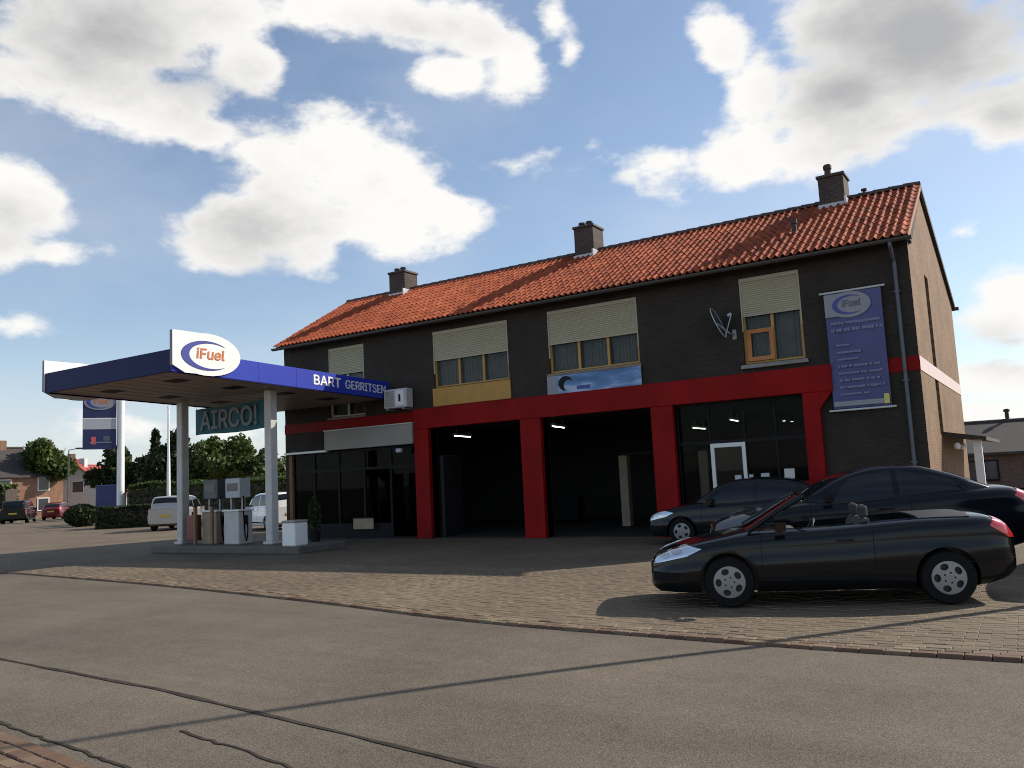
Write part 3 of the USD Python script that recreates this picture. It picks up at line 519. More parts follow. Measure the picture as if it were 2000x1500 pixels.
# roof deck, tiles, ridge, gutter, verges
EY, EZ = D - 0.42, HE - 0.11
RL, RR = -22.28, XR + 0.06
sl = math.atan2(HR - EZ, YR - EY); slen = math.hypot(HR - EZ, YR - EY)
b = MB()
b.prism(Polygon([(EY, EZ - 0.10), (EY, EZ - 0.02), (YR, HR - 0.03), (D + W + 0.35, HE - 0.18), (D + W + 0.35, HE - 0.26), (D + W, HE - 0.12), (YR, HR - 0.16), (D + 0.3, HE - 0.14), (D - 0.002, HE - 0.10)]), RL, RR, 'yz')
roof = b.build('roof', 'deck', bld)
ncol, nrow = 110, 13
cw = (RR - RL) / ncol; rl = slen / nrow
prof = np.array([(u, 0.5 - 0.5 * math.cos(2 * math.pi * min(max((u - 0.04) / 0.62, 0), 1)) if u < 0.66 else 0.0) for u in np.linspace(0, 1.06, 10)])
prof[:, 1] = np.where(prof[:, 0] < 0.66, prof[:, 1], -0.12 * np.sin((prof[:, 0] - 0.66) / 0.40 * np.pi)); 
def tile(c, r):
    x0 = RL + c * cw; s_lo = r * rl - 0.02; s_hi = (r + 1) * rl + 0.05
    jz = rng.normal(0, 0.0025); jx = rng.normal(0, 0.003)
    P = []
    for s, lift in ((s_lo, 0.050), (s_hi, 0.026)):
        for u, h in prof:
            n_h = lift + 0.058 * h + jz
            P.append((x0 + u * cw + jx, EY + s * math.cos(sl) - n_h * math.sin(sl), EZ + s * math.sin(sl) + n_h * math.cos(sl)))
    k = len(prof)
    for dn in (-0.018, 0.0):
        for u, h in prof:
            n_h = 0.050 + 0.058 * h + dn + jz
            P.append((x0 + u * cw + jx, EY + (s_lo) * math.cos(sl) - n_h * math.sin(sl), EZ + s_lo * math.sin(sl) + n_h * math.cos(sl)))
    f = [(q, q + 1, k + q + 1, k + q) for q in range(k - 1)] + [(2 * k + q, 2 * k + q + 1, 3 * k + q + 1, 3 * k + q) for q in range(k - 1)]
    return np.array(P), np.array(f)
tl = []
for c in range(ncol):
    for r in range(nrow):
        v, f = tile(c, r); big = meshkit.fbm(np.array([[c * 0.09, r * 0.25, 1.0]]), 3, 4)[0]
        xw = RL + c * cw
        t = float(np.clip(0.28 + 0.55 * (big - 0.5) + rng.normal(0.2, 0.14) - 0.012 * max(0, xw + 9), 0, 1)); tl.append((v, f, t, np.linalg.norm(v.mean(0) - [0, 0, EYE])))
tl.sort(key=lambda q: q[3]); rest = MB()
for i, (v, f, t, d_) in enumerate(tl):
    if i < 300: MB().add(v, f, t).build('roof_tile', 'pantile', roof, tones=True, smooth=True)
    else: rest.add(v, f, t)
rest.build('roof_tiles', 'pantile', roof, kind='stuff', tones=True, smooth=True)
# rear slope seen from nowhere in the picture: plain sheet of the same clay
b = MB(); b.prism(Polygon([(YR + 0.05, HR - 0.02), (D + W + 0.35, HE - 0.17), (D + W + 0.35, HE - 0.12), (YR + 0.05, HR + 0.03)]), RL, RR, 'yz'); b.build('rear_slope', 'ridge_dark', roof)
for k in range(54):
    x0 = RL + k * (RR - RL) / 54; x1 = x0 + (RR - RL) / 54 + 0.02; b = MB(); an = np.linspace(0, np.pi, 8)
    v = np.array([(x, YR - 0.02 + r * math.cos(a), HR + 0.015 + r * 1.0 * math.sin(a) - 0.01) for x, r in ((x0, 0.125), (x1, 0.105)) for a in an])
    b.add(v, [(q, q + 1, 9 + q, 8 + q) for q in range(7)]); b.add(v[:8], [(0, q, q + 1) for q in range(1, 7)]); b.build('ridge_tile', 'ridge_dark', roof)  # ridge caps coloured dark to carry their shade
an = np.linspace(np.pi, 2 * np.pi, 9); b = MB()
v = np.array([(x, EY - 0.05 + rr_ * math.cos(a), EZ - 0.03 + rr_ * math.sin(a)) for x in (RL - 0.02, RR + 0.10) for rr_ in (0.075, 0.066) for a in an])
f = [(q, q + 1, 18 + q + 1, 18 + q) for q in range(8)] + [(9 + q, 27 + q, 27 + q + 1, 9 + q + 1) for q in range(8)]
b.add(v, f); b.box(RR + 0.09, RR + 0.10, EY - 0.125, EY + 0.02, EZ - 0.105, EZ - 0.03); b.build('gutter', 'gutter_dark', bld)
b = MB(); b.tube([(-2.56, EY - 0.05, EZ - 0.09), (-2.56, EY - 0.05, EZ - 0.2), (-2.56, D - 0.08, EZ - 0.45), (-2.56, D - 0.08, 0.03)], 0.042, n=10)
for z in (5.4, 3.4, 1.6): b.box(-2.63, -2.49, D - 0.1, D - 0.003, z, z + 0.03)
b.build('downpipe', 'zinc', bld)
b = MB(); b.prism(Polygon([(EY + 0.02, EZ - 0.09), (YR, HR - 0.1), (YR, HR + 0.03), (EY + 0.02, EZ + 0.05)]), RR + 0.005, RR + 0.025, 'yz'); b.build('verge_board', 'terracotta', bld)
b = MB(); b.prism(Polygon([(YR + 0.0, HR - 0.1), (D + W + 0.36, HE - 0.25), (D + W + 0.36, HE - 0.10), (YR + 0.0, HR + 0.06)]), RR + 0.005, RR + 0.03, 'yz').box(RR - 0.1, RR + 0.12, D + W + 0.33, D + W + 0.45, HE - 0.26, HE - 0.16); b.build('verge_board', 'gutter_dark', bld)
# chimneys
for x0, x1, zt, pots in ((-19.85, -19.12, 9.42, 2), (-12.13, -11.46, 9.55, 2), (-4.62, -3.97, 9.42, 1)):
    y0, y1 = YR - 0.42, YR + 0.3
    b = MB(); b.box(x0, x1, y0, y1, 8.1, zt - 0.08); ch = b.build('chimney', 'brick_chimney', bld)
    MB().box(x0 - 0.04, x1 + 0.04, y0 - 0.04, y1 + 0.04, zt - 0.078, zt, 0.01).build('cap', 'ridge_dark', ch)
    for k in range(pots):
        px = x0 + (x1 - x0) * ((k + 0.7) / (pots + 0.6) if pots > 1 else 0.36); hh = 0.16 if pots > 1 else 0.34
        MB().lathe([(0.001, 0), (0.10, 0), (0.085, hh * 0.6), (0.11, hh * 0.62), (0.115, hh * 0.9), (0.09, hh), (0.001, hh)], 14, loc=(px, (y0 + y1) / 2 - 0.12, zt + 0.001)).build('chimney_pot', 'ridge_dark', ch, smooth=40)
    MB().box(x1 + 0.003, x1 + 0.05, y0 - 0.16, y0 + 0.3, HR - 0.36, HR - 0.02).box(x0 - 0.03, x1 + 0.04, y0 - 0.05, y0 - 0.003, HR - 0.36, HR - 0.12).build('flashing', 'lead', ch)
b = MB(); b.cyl((-4.93, 21.5, 7.0), (-4.93, 21.5, 7.78), 0.065).cyl((-4.93, 21.5, 7.74), (-4.93, 21.5, 7.85), 0.085); b.build('roof_vent', 'ridge_dark', bld)
b = MB(); b.cyl((-3.53, YR - 0.1, HR), (-3.53, YR - 0.1, HR + 0.2), 0.04).cyl((-3.53, YR - 0.1, HR + 0.14), (-3.53, YR - 0.1, HR + 0.19), 0.075); b.build('roof_vent', 'ridge_dark', bld)
# porch at the gable end
b = MB(); b.prism(Polygon([(XR + 0.02, 2.32), (XR + 0.95, 2.14), (XR + 0.95, 2.05), (XR + 0.02, 2.22)]), D + 3.0, D + 9.0, 'xz'); b.build('porch_roof', 'roof_dark', bld)
for y in (D + 3.2,):
    MB().box(XR + 0.64, XR + 0.82, y, y + 0.2, 0.02, 2.08).build('porch_post', 'white_paint', bld)
for y in (D + 3.15, D + 4.6):
    MB().lathe([(0.001, -0.09), (0.06, -0.07), (0.085, 0), (0.06, 0.07), (0.001, 0.09)], 12, loc=(XR + 0.30, y, 1.95)).build('globe_lamp', 'sign_white', bld, smooth=True)

# ------------------------------------------------------------------ things fixed to the building
def logo(t, o, ux, uz, w, h, tm='logo_orange', matb='logo_blue', wm='sign_white', oval=True):
    """an oval with a blue crescent and the word; o is the oval's centre"""
    ux, uz = np.asarray(ux, float), np.asarray(uz, float); nn = np.cross(ux, uz); o = np.asarray(o, float)
    def put(poly, d0, d1, name, m):
        b = MB()
        for g in getattr(poly, 'geoms', [poly]):
            e = trimesh.creation.extrude_polygon(g, d1 - d0, engine='earcut'); v = np.array(e.vertices); v[:, 2] += d0; b.add(o + v[:, :1] * ux + v[:, 1:2] * uz + v[:, 2:] * nn, e.faces)
        return b.build(name, m, t)
    el = lambda cx, cy, a, c: affinity.scale(Point(0, 0).buffer(1, 24), a, c).__class__(affinity.translate(affinity.scale(Point(0, 0).buffer(1, 24), a, c), cx, cy))
    if oval: put(el(0, 0, w / 2, h / 2), 0.0, 0.004, 'logo_oval', wm)
    cres = el(-0.02 * w, 0, w * 0.40, h * 0.40).difference(el(0.055 * w, 0.0, w * 0.355, h * 0.345))
    put(cres, 0.004, 0.009, 'logo_crescent', matb)
    b = MB(); b.text('iFuel', o + ux * (-0.20 * w) + uz * (-0.085 * h) + nn * 0.004, ux, uz + 0.10 * ux, h * 0.27, 0.005, True, width=0.46 * w); b.build('logo_lettering', tm, t)

# tall blue banner on brackets
bn = thing('wall_banner', 'tall blue cloth banner with white oval on the dark front wall', 'banner')
yb = D - 0.10
b = MB(); nx, nz = 12, 26; u = np.linspace(-4.12, -2.89, nx); z = np.linspace(2.9, 5.57, nz)
g = np.array([(x, yb + 0.02 * math.sin(3 * x + zz * 1.7) * (1 - abs(zz - 4.2) / 2), zz) for zz in z for x in u]); f = [(r * nx + c, r * nx + c + 1, (r + 1) * nx + c + 1, (r + 1) * nx + c) for r in range(nz - 1) for c in range(nx - 1)]
b.add(g, f); b.build('cloth', 'banner_blue', bn, smooth=True)
ux, uz = (1, 0, 0), (0, 0, 1)
MB().prism(sbox(-4.12, 5.02, -3.55, 5.55).union(affinity.translate(affinity.scale(Point(0, 0).buffer(1, 20), 0.46, 0.30), -3.58, 5.27)), yb - 0.032, yb - 0.026, 'xz').build('white_field', 'banner_pale', bn)
logo(bn, (-3.57, yb - 0.032, 5.27), ux, uz, 0.9, 0.56, tm='zinc', wm='banner_pale', oval=False)
rows = [(4.86, 1.08, 0.075), (4.70, 1.08, 0.09), (4.35, 0.35, 0.05), (4.18, 0.55, 0.06), (4.02, 0.5, 0.05), (3.86, 0.95, 0.06), (3.70, 1.0, 0.055), (3.54, 0.88, 0.06), (3.38, 1.0, 0.06), (3.22, 0.7, 0.05)]
for zz, wd, hh in rows:     # lines of print too small to read, as broken strokes
    b = MB(); x = -4.02 + (0.0 if zz > 4.6 else 0.08)
    while x < -4.02 + wd:
        l_ = random.uniform(0.03, 0.075); b.box(x, x + l_, yb - 0.034, yb - 0.030, zz - hh / 2 * random.uniform(0.7, 1), zz + hh / 2 * random.uniform(0.7, 1)); x += l_ + random.choice((0.008, 0.008, 0.008, 0.035))
    b.build('print_line', 'print_pale', bn)
MB().box(-4.10, -3.0, yb - 0.034, yb - 0.028, 2.95, 3.06).build('foot_strip', 'banner_pale', bn)
MB().box(-3.03, -2.92, yb - 0.036, yb - 0.03, 2.94, 3.16).build('foot_mark', 'lemon', bn)
for zz in (2.86, 5.60):
    MB().cyl((-4.22, yb, zz), (-2.80, yb, zz + 0.005), 0.024).cyl((-4.2, yb, zz), (-4.2, D - 0.002, zz), 0.016).cyl((-2.84, yb, zz), (-2.84, D - 0.002, zz), 0.016).build('banner_rod', 'aluminium', bn)

# photographic strip below the second yellow window
ps = thing('strip_banner', 'long pale blue photographic banner under the middle yellow window', 'banner')
MB().box(-11.68, -8.84, D - 0.075, D - 0.04, 3.95, 4.46, 0.004).build('panel', 'sky_print', ps)
MB().box(-11.68, -11.35, D - 0.080, D - 0.0765, 3.96, 4.44).build('left_field', 'banner_pale', ps)
MB().prism(affinity.translate(affinity.scale(Point(0, 0).buffer(1, 20), 0.22, 0.2), -11.1, 4.22).difference(affinity.translate(affinity.scale(Point(0, 0).buffer(1, 20), 0.16, 0.15), -11.0, 4.16)), D - 0.0815, D - 0.077, 'xz').build('dark_ring', 'dark_frame', ps)
MB().box(-10.75, -10.35, D - 0.081, D - 0.077, 4.02, 4.12).build('purple_mark', 'logo_blue', ps)
MB().box(-11.69, -8.83, D - 0.082, D - 0.04, 4.462, 4.50).build('top_rail', 'wood_post', ps)

# air conditioner
ac = thing('air_conditioner', 'white outdoor air conditioner unit mounted on the wall beside the canopy', 'air conditioner')
MB().box(-17.40, -16.50, D - 0.40, D - 0.06, 4.03, 4.62, 0.02).build('housing', 'white_worn', ac)
b = MB()
for k in range(8): b.box(-17.34, -16.98, D - 0.408, D - 0.402, 4.09 + k * 0.062, 4.125 + k * 0.062)
b.build('vent_louvre', 'sign_grey', ac)
MB().box(-16.93, -16.60, D - 0.406, D - 0.402, 4.10, 4.56).build('side_panel', 'white_paint', ac); MB().box(-16.80, -16.72, D - 0.410, D - 0.4065, 4.22, 4.44).build('slot', 'dark_frame', ac)
for xx in (-17.3, -16.66): MB().box(xx, xx + 0.06, D - 0.4, D - 0.002, 3.97, 4.028).build('bracket', 'grey_metal', ac)

# shop sign board
ss = thing('fascia_sign', 'long blank grey white sign board above the shop front', 'sign board')
MB().box(-20.2, -16.47, D - 0.22, D - 0.025, 2.90, 3.53, 0.012).build('board', 'sign_grey', ss); MB().box(-20.22, -16.45, D - 0.23, D - 0.02, 3.532, 3.56).build('cover_strip', 'aluminium', ss)
fl = thing('flood_lamp', 'small flood lamp under the right end of the sign board', 'lamp'); MB().box(-17.05, -16.85, D - 0.34, D - 0.22, 2.66, 2.78, 0.02).build('lamp_head', 'price_grey', fl); MB().cyl((-16.95, D - 0.24, 2.78), (-16.95, D - 0.03, 2.85), 0.015).build('arm', 'dark_frame', fl)
nb = thing('notice_board', 'small brown notice board below the shop window', 'notice board'); MB().box(-19.15, -18.3, D - 0.06, D - 0.004, 0.32, 0.66, 0.01).build('board', 'board', nb); MB().box(-19.17, -18.28, D - 0.07, D - 0.004, 0.662, 0.69).build('top_rail', 'dark_frame', nb)

# satellite dish, seen almost edge on; lit rim painted pale, dish painted dark
sd = thing('satellite_dish', 'pale satellite dish seen edge on from the front wall', 'satellite dish', (-6.45, D, 4.95), 0)
prof_ = [(r, 0.28 * r * r) for r in np.linspace(0.001, 0.40, 9)]
b = MB(); b.lathe(prof_, 28); b.lathe([(p[0], p[1] - 0.008) for p in prof_][::-1], 28); bv, bf = b.arrays()
ax = np.array([0.93, 0.08, 0.36]); ax /= np.linalg.norm(ax); e1 = np.cross(ax, [0, 0, 1]); e1 /= np.linalg.norm(e1); e2 = np.cross(ax, e1); cen = np.array([-0.16, -0.42, 0.26])
bv = cen + bv[:, :1] * e1 + bv[:, 1:2] * e2 + bv[:, 2:] * ax; MB().add(bv, bf).build('dish', 'zinc', sd, smooth=40); MB().tube([tuple(cen + 0.40 * (math.cos(a) * e1 + math.sin(a) * e2) + ax * 0.045) for a in np.linspace(0, 2 * np.pi, 33)], 0.012, n=6).build('rim', 'price_grey', sd)
MB().tube([(0.13, -0.002, 0.0), (0.1, -0.3, 0.0), tuple(cen)], 0.022).box(0.08, 0.18, -0.02, -0.002, -0.12, 0.12).build('wall_bracket', 'grey_metal', sd)
lnb = cen + ax * 0.42 - e2 * 0.05; MB().tube([tuple(cen + e2 * 0.39 + ax * 0.05), tuple(lnb)], 0.014).cyl(lnb, lnb - ax * 0.1, 0.035).build('receiver_arm', 'price_grey', sd)

# lamps inside the bays
lam = None
for k, (x, y, z, a, lab) in enumerate(((-16.1, 22.3, 3.12, 0.15, 'lit tube lamp in the left bay'), (-12.35, 22.0, 3.14, 0.2, 'lit tube lamp in the middle bay'), (-9.55, 26.3, 3.0, 0.0, 'lit tube lamp deep on the left of the showroom bay'), (-8.35, 26.2, 3.16, 0.1, 'lit tube lamp in the centre of the showroom bay'))):
    lab = lab.replace('lit', 'lit white ceiling')
    if lam is None:
        lam = thing('tube_lamp', lab, 'ceiling lamp', (x, y, z), a, 'tube lamps inside the bays'); MB().box(-0.05, 0.05, -0.6, 0.6, 0.03, 0.09).cyl((0, -0.4, 0.09), (0, -0.4, 0.25), 0.008).cyl((0, 0.4, 0.09), (0, 0.4, 0.25), 0.008).build('housing', 'white_worn', lam); MB().cyl((0, -0.56, 0.01), (0, 0.56, 0.01), 0.018).build('tube', 'tube_light', lam)
    else: dup(lam, lab, (x, y, z), a, 'tube lamps inside the bays')
sp = None
for k, (x, y) in enumerate(((-6.6, 25.4), (-6.55, 26.1))):
    lab = ('nearer', 'farther')[k] + ' round spot lamp at the right of the showroom bay'
    if sp is None: sp = thing('spot_lamp', lab, 'spot lamp', (x, y, 3.0), 0, 'round spot lamps in the showroom'); MB().lathe([(0.001, 0.12), (0.05, 0.12), (0.075, 0.0), (0.06, 0.0)], 14).cyl((0, 0, 0.12), (0, 0, 0.4), 0.01).build('shade', 'dark_frame', sp); MB().lathe([(0.001, -0.02), (0.04, -0.01), (0.058, 0.01), (0.001, 0.02)], 14).build('bulb', 'tube_light', sp)
    else: dup(sp, lab, (x, y, 3.0), 0, 'round spot lamps in the showroom')
# workshop contents in the gloom
lf = thing('car_lift', 'two post car lift standing in the dark middle bay', 'car lift', (-11.3, 24.2, 0.034))
for x in (0, 2.6):
    MB().box(x - 0.14, x + 0.14, -0.12, 0.12, 0, 2.2, 0.01).build('post', 'board', lf); MB().box(x - 0.25, x + 0.25, -0.4, 0.4, 0, 0.03).build('base', 'dark_frame', lf)
MB().box(-0.14, 2.74, -0.06, 0.06, 2.202, 2.30).build('cross_beam', 'dark_frame', lf)
cab = thing('tool_cabinet', 'low tool cabinet with drawers at the back of the left bay', 'cabinet', (-15.2, 26.4, 0.034)); MB().box(0, 1.0, 0, 0.5, 0.08, 0.95, 0.01).build('body', 'car_navy', cab)
for k in range(5): MB().box(0.04, 0.96, -0.015, -0.002, 0.12 + k * 0.16, 0.26 + k * 0.16).build('drawer', 'dark_frame', cab)
ps2 = None
for k, (x, z, w, h, m, lab) in enumerate(((-5.42, 1.30, 0.24, 0.30, 'paper', 'white square notice on the showroom glass right of the door'), (-5.98, 1.22, 0.20, 0.30, 'price_grey', 'grey notice on the showroom glass between door and white notice'), (-6.27, 1.28, 0.1, 0.22, 'price_grey', 'narrow pale notice just right of the aluminium door'), (-6.62, 1.30, 0.16, 0.2, 'price_grey', 'pale notice inside the aluminium framed door'))):
    MB().box(x, x + w, D + 0.108 if k < 3 else D + 0.10, D + 0.112 if k < 3 else D + 0.104, z, z + h).build('notice', m, None, lab, 'notice', 'paper notices on the showroom glass')

# ------------------------------------------------------------------ filling station canopy
cp = thing('station_canopy', 'blue edged filling station canopy on two pale columns', 'canopy')
CX0, CX1, CY0, CY1 = -22.99, -17.45, 12.48, 20.33
def tilt(v):
    v = v.copy(); v[:, 2] += 0.11 - 0.032 * (v[:, 1] - CY0) ; return v
MB().box(CX0 + 0.08, CX1 - 0.08, CY0 + 0.08, CY1 - 0.02, 4.53, 4.60).build('soffit', 'soffit', cp, xf=tilt)
b = MB()
for k in range(9): b.box(CX0 + 0.4 + k * 0.6, CX0 + 0.41 + k * 0.6, CY0 + 0.09, CY1 - 0.03, 4.524, 4.5295)
b.build('soffit_joint', 'board', cp, xf=tilt)
MB().box(CX0 + 0.06, CX1 - 0.06, CY0 + 0.06, CY1 - 0.02, 4.86, 4.93).build('roof_sheet', 'grey_metal', cp, xf=tilt)
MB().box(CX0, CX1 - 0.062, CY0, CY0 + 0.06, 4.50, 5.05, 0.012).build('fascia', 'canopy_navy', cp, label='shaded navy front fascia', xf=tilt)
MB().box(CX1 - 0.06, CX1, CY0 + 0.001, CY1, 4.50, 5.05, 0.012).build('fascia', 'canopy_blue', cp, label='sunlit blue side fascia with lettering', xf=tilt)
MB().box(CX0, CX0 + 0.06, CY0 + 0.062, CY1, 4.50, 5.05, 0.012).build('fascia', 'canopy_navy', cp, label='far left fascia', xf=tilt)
b = MB(); b.box(CX1 - 0.058, CX1 - 0.004, CY0 + 0.05, CY1, 4.485, 4.499); b.build('fascia_trim', 'canopy_navy', cp, xf=tilt)
b = MB(); b.text('BART', (CX1 + 0.001, 17.03, 4.66), (0, 1, 0), (0, 0, 1), 0.27, 0.012, True, width=1.12); b.build('lettering', 'sign_white', cp, label='bold white fascia lettering', xf=tilt)
b = MB(); b.text('GERRITSEN', (CX1 + 0.001, 18.33, 4.66), (0, 1, 0), (0, 0, 1), 0.25, 0.012, False, width=1.80); b.build('lettering', 'sign_white', cp, label='thin white fascia lettering', xf=tilt)
for k in range(5): MB().box(CX1 + 0.0005, CX1 + 0.002, CY0 + 1.3 + k * 1.32, CY0 + 1.308 + k * 1.32, 4.51, 5.04).build('fascia_joint', 'canopy_navy', cp, xf=tilt)
for x in (-18.3, -22.18):
    b = MB(); b.box(x - 0.13, x + 0.13, 16.1, 16.36, 0.30, 4.47, 0.02).box(x - 0.19, x + 0.19, 16.04, 16.42, 0.221, 0.30, 0.02); b.build('column', 'white_worn', cp)
for k in range(4):
    for q in range(2): MB().box(CX0 + 1.1 + q * 2.8, CX0 + 1.7 + q * 2.8, CY0 + 0.9 + k * 1.8, CY0 + 1.3 + k * 1.8, 4.515, 4.5215).build('recessed_lamp', 'dark_frame', cp, xf=tilt)
# sign panels standing at both ends of the front edge
pan = sbox(0, 0, 0.9, 1.02).union(affinity.translate(affinity.scale(Point(0, 0).buffer(1, 32), 1.0, 0.53), 1.0, 0.50))
pan = pan.difference(Polygon([(-0.1, -0.1), (0.9, -0.1), (0.35, 0.0), (-0.1, 0.22)]))
for x, lab in ((CX1 + 0.05, 'white canopy sign with blue crescent, at the sunlit near corner'), (CX0 - 0.002, 'second white canopy sign, dark below, at the far left corner')):
    sg = thing('canopy_sign', lab, 'sign', (x, CY0 - 0.02, 4.60 if x > -20 else 4.50))
    MB().prism(pan, -0.10, -0.012, 'yz').build('panel_edge', 'sign_edge', sg); MB().prism(pan, -0.011, 0.0, 'yz').build('panel_face', 'sign_white', sg)
    logo(sg, (0.001, 1.02, 0.47), (0, 1, 0), (0, 0, 1), 1.86, 0.92, oval=False)

isl = thing('pump_island', 'low raised concrete island under the canopy carrying pumps and columns', 'island'); MB().box(-22.7, -16.5, 15.5, 17.2, 0.01, 0.22, 0.03).build('kerb_slab', 'island_grey', isl)
def pump(name, label, x, y, wm):
    t = thing(name, label, 'fuel pump', (x, y, 0.221))
    MB().box(-0.32, 0.32, -0.25, 0.25, 0.0, 0.92, 0.02).build('body', wm, t); MB().box(-0.36, 0.36, -0.28, 0.28, 0.922, 0.97, 0.01).build('shelf', 'white_paint', t)
    for sx in (-0.24, 0.24): MB().box(sx - 0.03, sx + 0.03, -0.05, 0.05, 0.972, 1.3).build('upright', 'grey_metal', t)
    MB().box(-0.31, 0.31, -0.2, 0.2, 1.302, 1.86, 0.02).build('head', 'price_grey' if wm != 'board' else 'zinc', t); MB().box(-0.22, 0.22, -0.212, -0.201, 1.5, 1.72).build('display', 'far_glass', t)
    MB().box(0.322, 0.36, -0.06, 0.06, 0.55, 0.8).build('nozzle_holder', 'black_plastic', t)
    hs = [(0.37, 0, 0.62), (0.43, -0.02, 0.45), (0.44, -0.04, 0.2), (0.4, -0.05, 0.08), (0.35, -0.06, 0.3), (0.33, -0.08, 0.9), (0.33, -0.08, 1.35)]
    MB().tube(hs, 0.018, n=6).build('hose', 'rubber', t); return t
pump('fuel_pump', 'white fuel pump with raised head near the right canopy column', -19.85, 16.35, 'white_worn')
pump('fuel_pump', 'brown sided fuel pump standing left of the white pump', -20.95, 16.45, 'board')
rb = thing('fire_box', 'dark red extinguisher cabinet beside the left canopy column', 'cabinet', (-21.62, 16.2, 0.221)); MB().box(-0.17, 0.17, -0.15, 0.15, 0.1, 0.85, 0.02).build('case', 'car_red', rb); MB().cyl((0, 0, 0), (0, 0, 0.1), 0.05).build('foot', 'dark_frame', rb); MB().cyl((0, -0.05, 0.85), (0, -0.05, 0.95), 0.03).build('knob', 'black_plastic', rb)
for k, x in enumerate((-21.3, -20.55)):
    t = thing('bay_post', ('left', 'right')[k] + ' thin brown wooden post on the pump island', 'post', (x, 16.0, 0.221)); MB().box(-0.045, 0.045, -0.045, 0.045, 0, 1.1, 0.008).build('shaft', 'wood_post', t); MB().box(-0.055, 0.055, -0.055, 0.055, 1.1, 1.13).build('cap', 'dark_frame', t)
wb = thing('litter_bin', 'white litter bin right of the right canopy column', 'bin', (-16.85, 15.7, 0.221)); MB().box(-0.24, 0.24, -0.24, 0.24, 0, 0.60, 0.03).build('bin_body', 'white_paint', wb); MB().box(-0.25, 0.25, -0.25, 0.25, 0.602, 0.66, 0.02).build('bin_lid', 'sign_grey', wb)
kb_ = thing('kiosk_plant', 'slim plant in a dark pot right of the litter bin column', 'potted plant', (-17.35, 16.9, 0.221)); MB().lathe([(0.001, 0), (0.12, 0), (0.16, 0.3), (0.001, 0.3)], 14).build('pot', 'dark_frame', kb_)
def leaves(center, radii, n, size, seed, shell=0.45, flat=0.0):
    r_ = np.random.default_rng(seed); d = r_.normal(size=(n, 3)); d /= np.linalg.norm(d, axis=1, keepdims=True)
    rad = (shell + (1 - shell) * r_.random(n)) ** 0.6; p = np.asarray(center) + d * rad[:, None] * np.asarray(radii)
    a = r_.normal(size=(n, 3)); a /= np.linalg.norm(a, axis=1, keepdims=True); bb = np.cross(a, r_.normal(size=(n, 3))); bb /= np.linalg.norm(bb, axis=1, keepdims=True) + 1e-9
    s = size * (0.6 + 0.8 * r_.random((n, 1)))
    v = np.stack([p - a * s, p - bb * s * 0.55, p + a * s, p + bb * s * 0.55], 1).reshape(-1, 3); f = np.arange(4 * n).reshape(n, 4)
    return v, f
b = MB(); b.add(*leaves((0, 0, 0.75), (0.16, 0.16, 0.5), 260, 0.06, 5)); b.build('foliage', 'leaf_dark', kb_)
for k, (x, y, zz) in enumerate(((-21.5, 17.0, 1.95), (-20.75, 17.05, 1.85))):
    t = thing('topiary_tree', ('left taller', 'right lower')[k] + ' clipped ball tree in a pot behind the pumps', 'potted tree', (x, y, 0.221))
    MB().lathe([(0.001, 0), (0.16, 0), (0.21, 0.4), (0.001, 0.4)], 16).build('pot', 'terracotta', t); MB().cyl((0, 0, 0.38), (0, 0, zz - 0.1), 0.03).build('trunk', 'bark', t); b = MB(); b.add(*leaves((0, 0, zz), (0.27, 0.27, 0.25), 700, 0.05, 11 + k, 0.75)); b.build('crown', 'leaf_gold', t)

ai = thing('hanging_banner', 'teal cloth banner reading AIRCO hung under the canopy', 'banner')
ya = 17.0; b = MB(); u = np.linspace(-22.55, -19.35, 30); z = np.linspace(0, 1, 8)
g = np.array([(x, ya + 0.03 * math.sin(4 * x), 3.50 + 0.02 * math.sin(2.2 * x) + (0.80 + 0.06 * (x + 22.55) / 3.2) * t_) for t_ in z for x in u]); b.add(g, [(r * 30 + c, r * 30 + c + 1, (r + 1) * 30 + c + 1, (r + 1) * 30 + c) for r in range(7) for c in range(29)]); b.build('cloth', 'teal_cloth', ai, smooth=True)
b = MB(); b.text('AIRCO!', (-22.32, ya - 0.05, 3.66), (1, 0, 0), (0, 0, 1), 0.56, 0.006, True, width=2.62); b.build('lettering', 'cloth_letter', ai)
MB().tube([(-22.55, ya, 4.28), (-22.55, ya, 4.47)], 0.006).tube([(-19.35, ya, 4.34), (-19.35, ya, 4.47)], 0.006).build('cord', 'white_worn', ai)

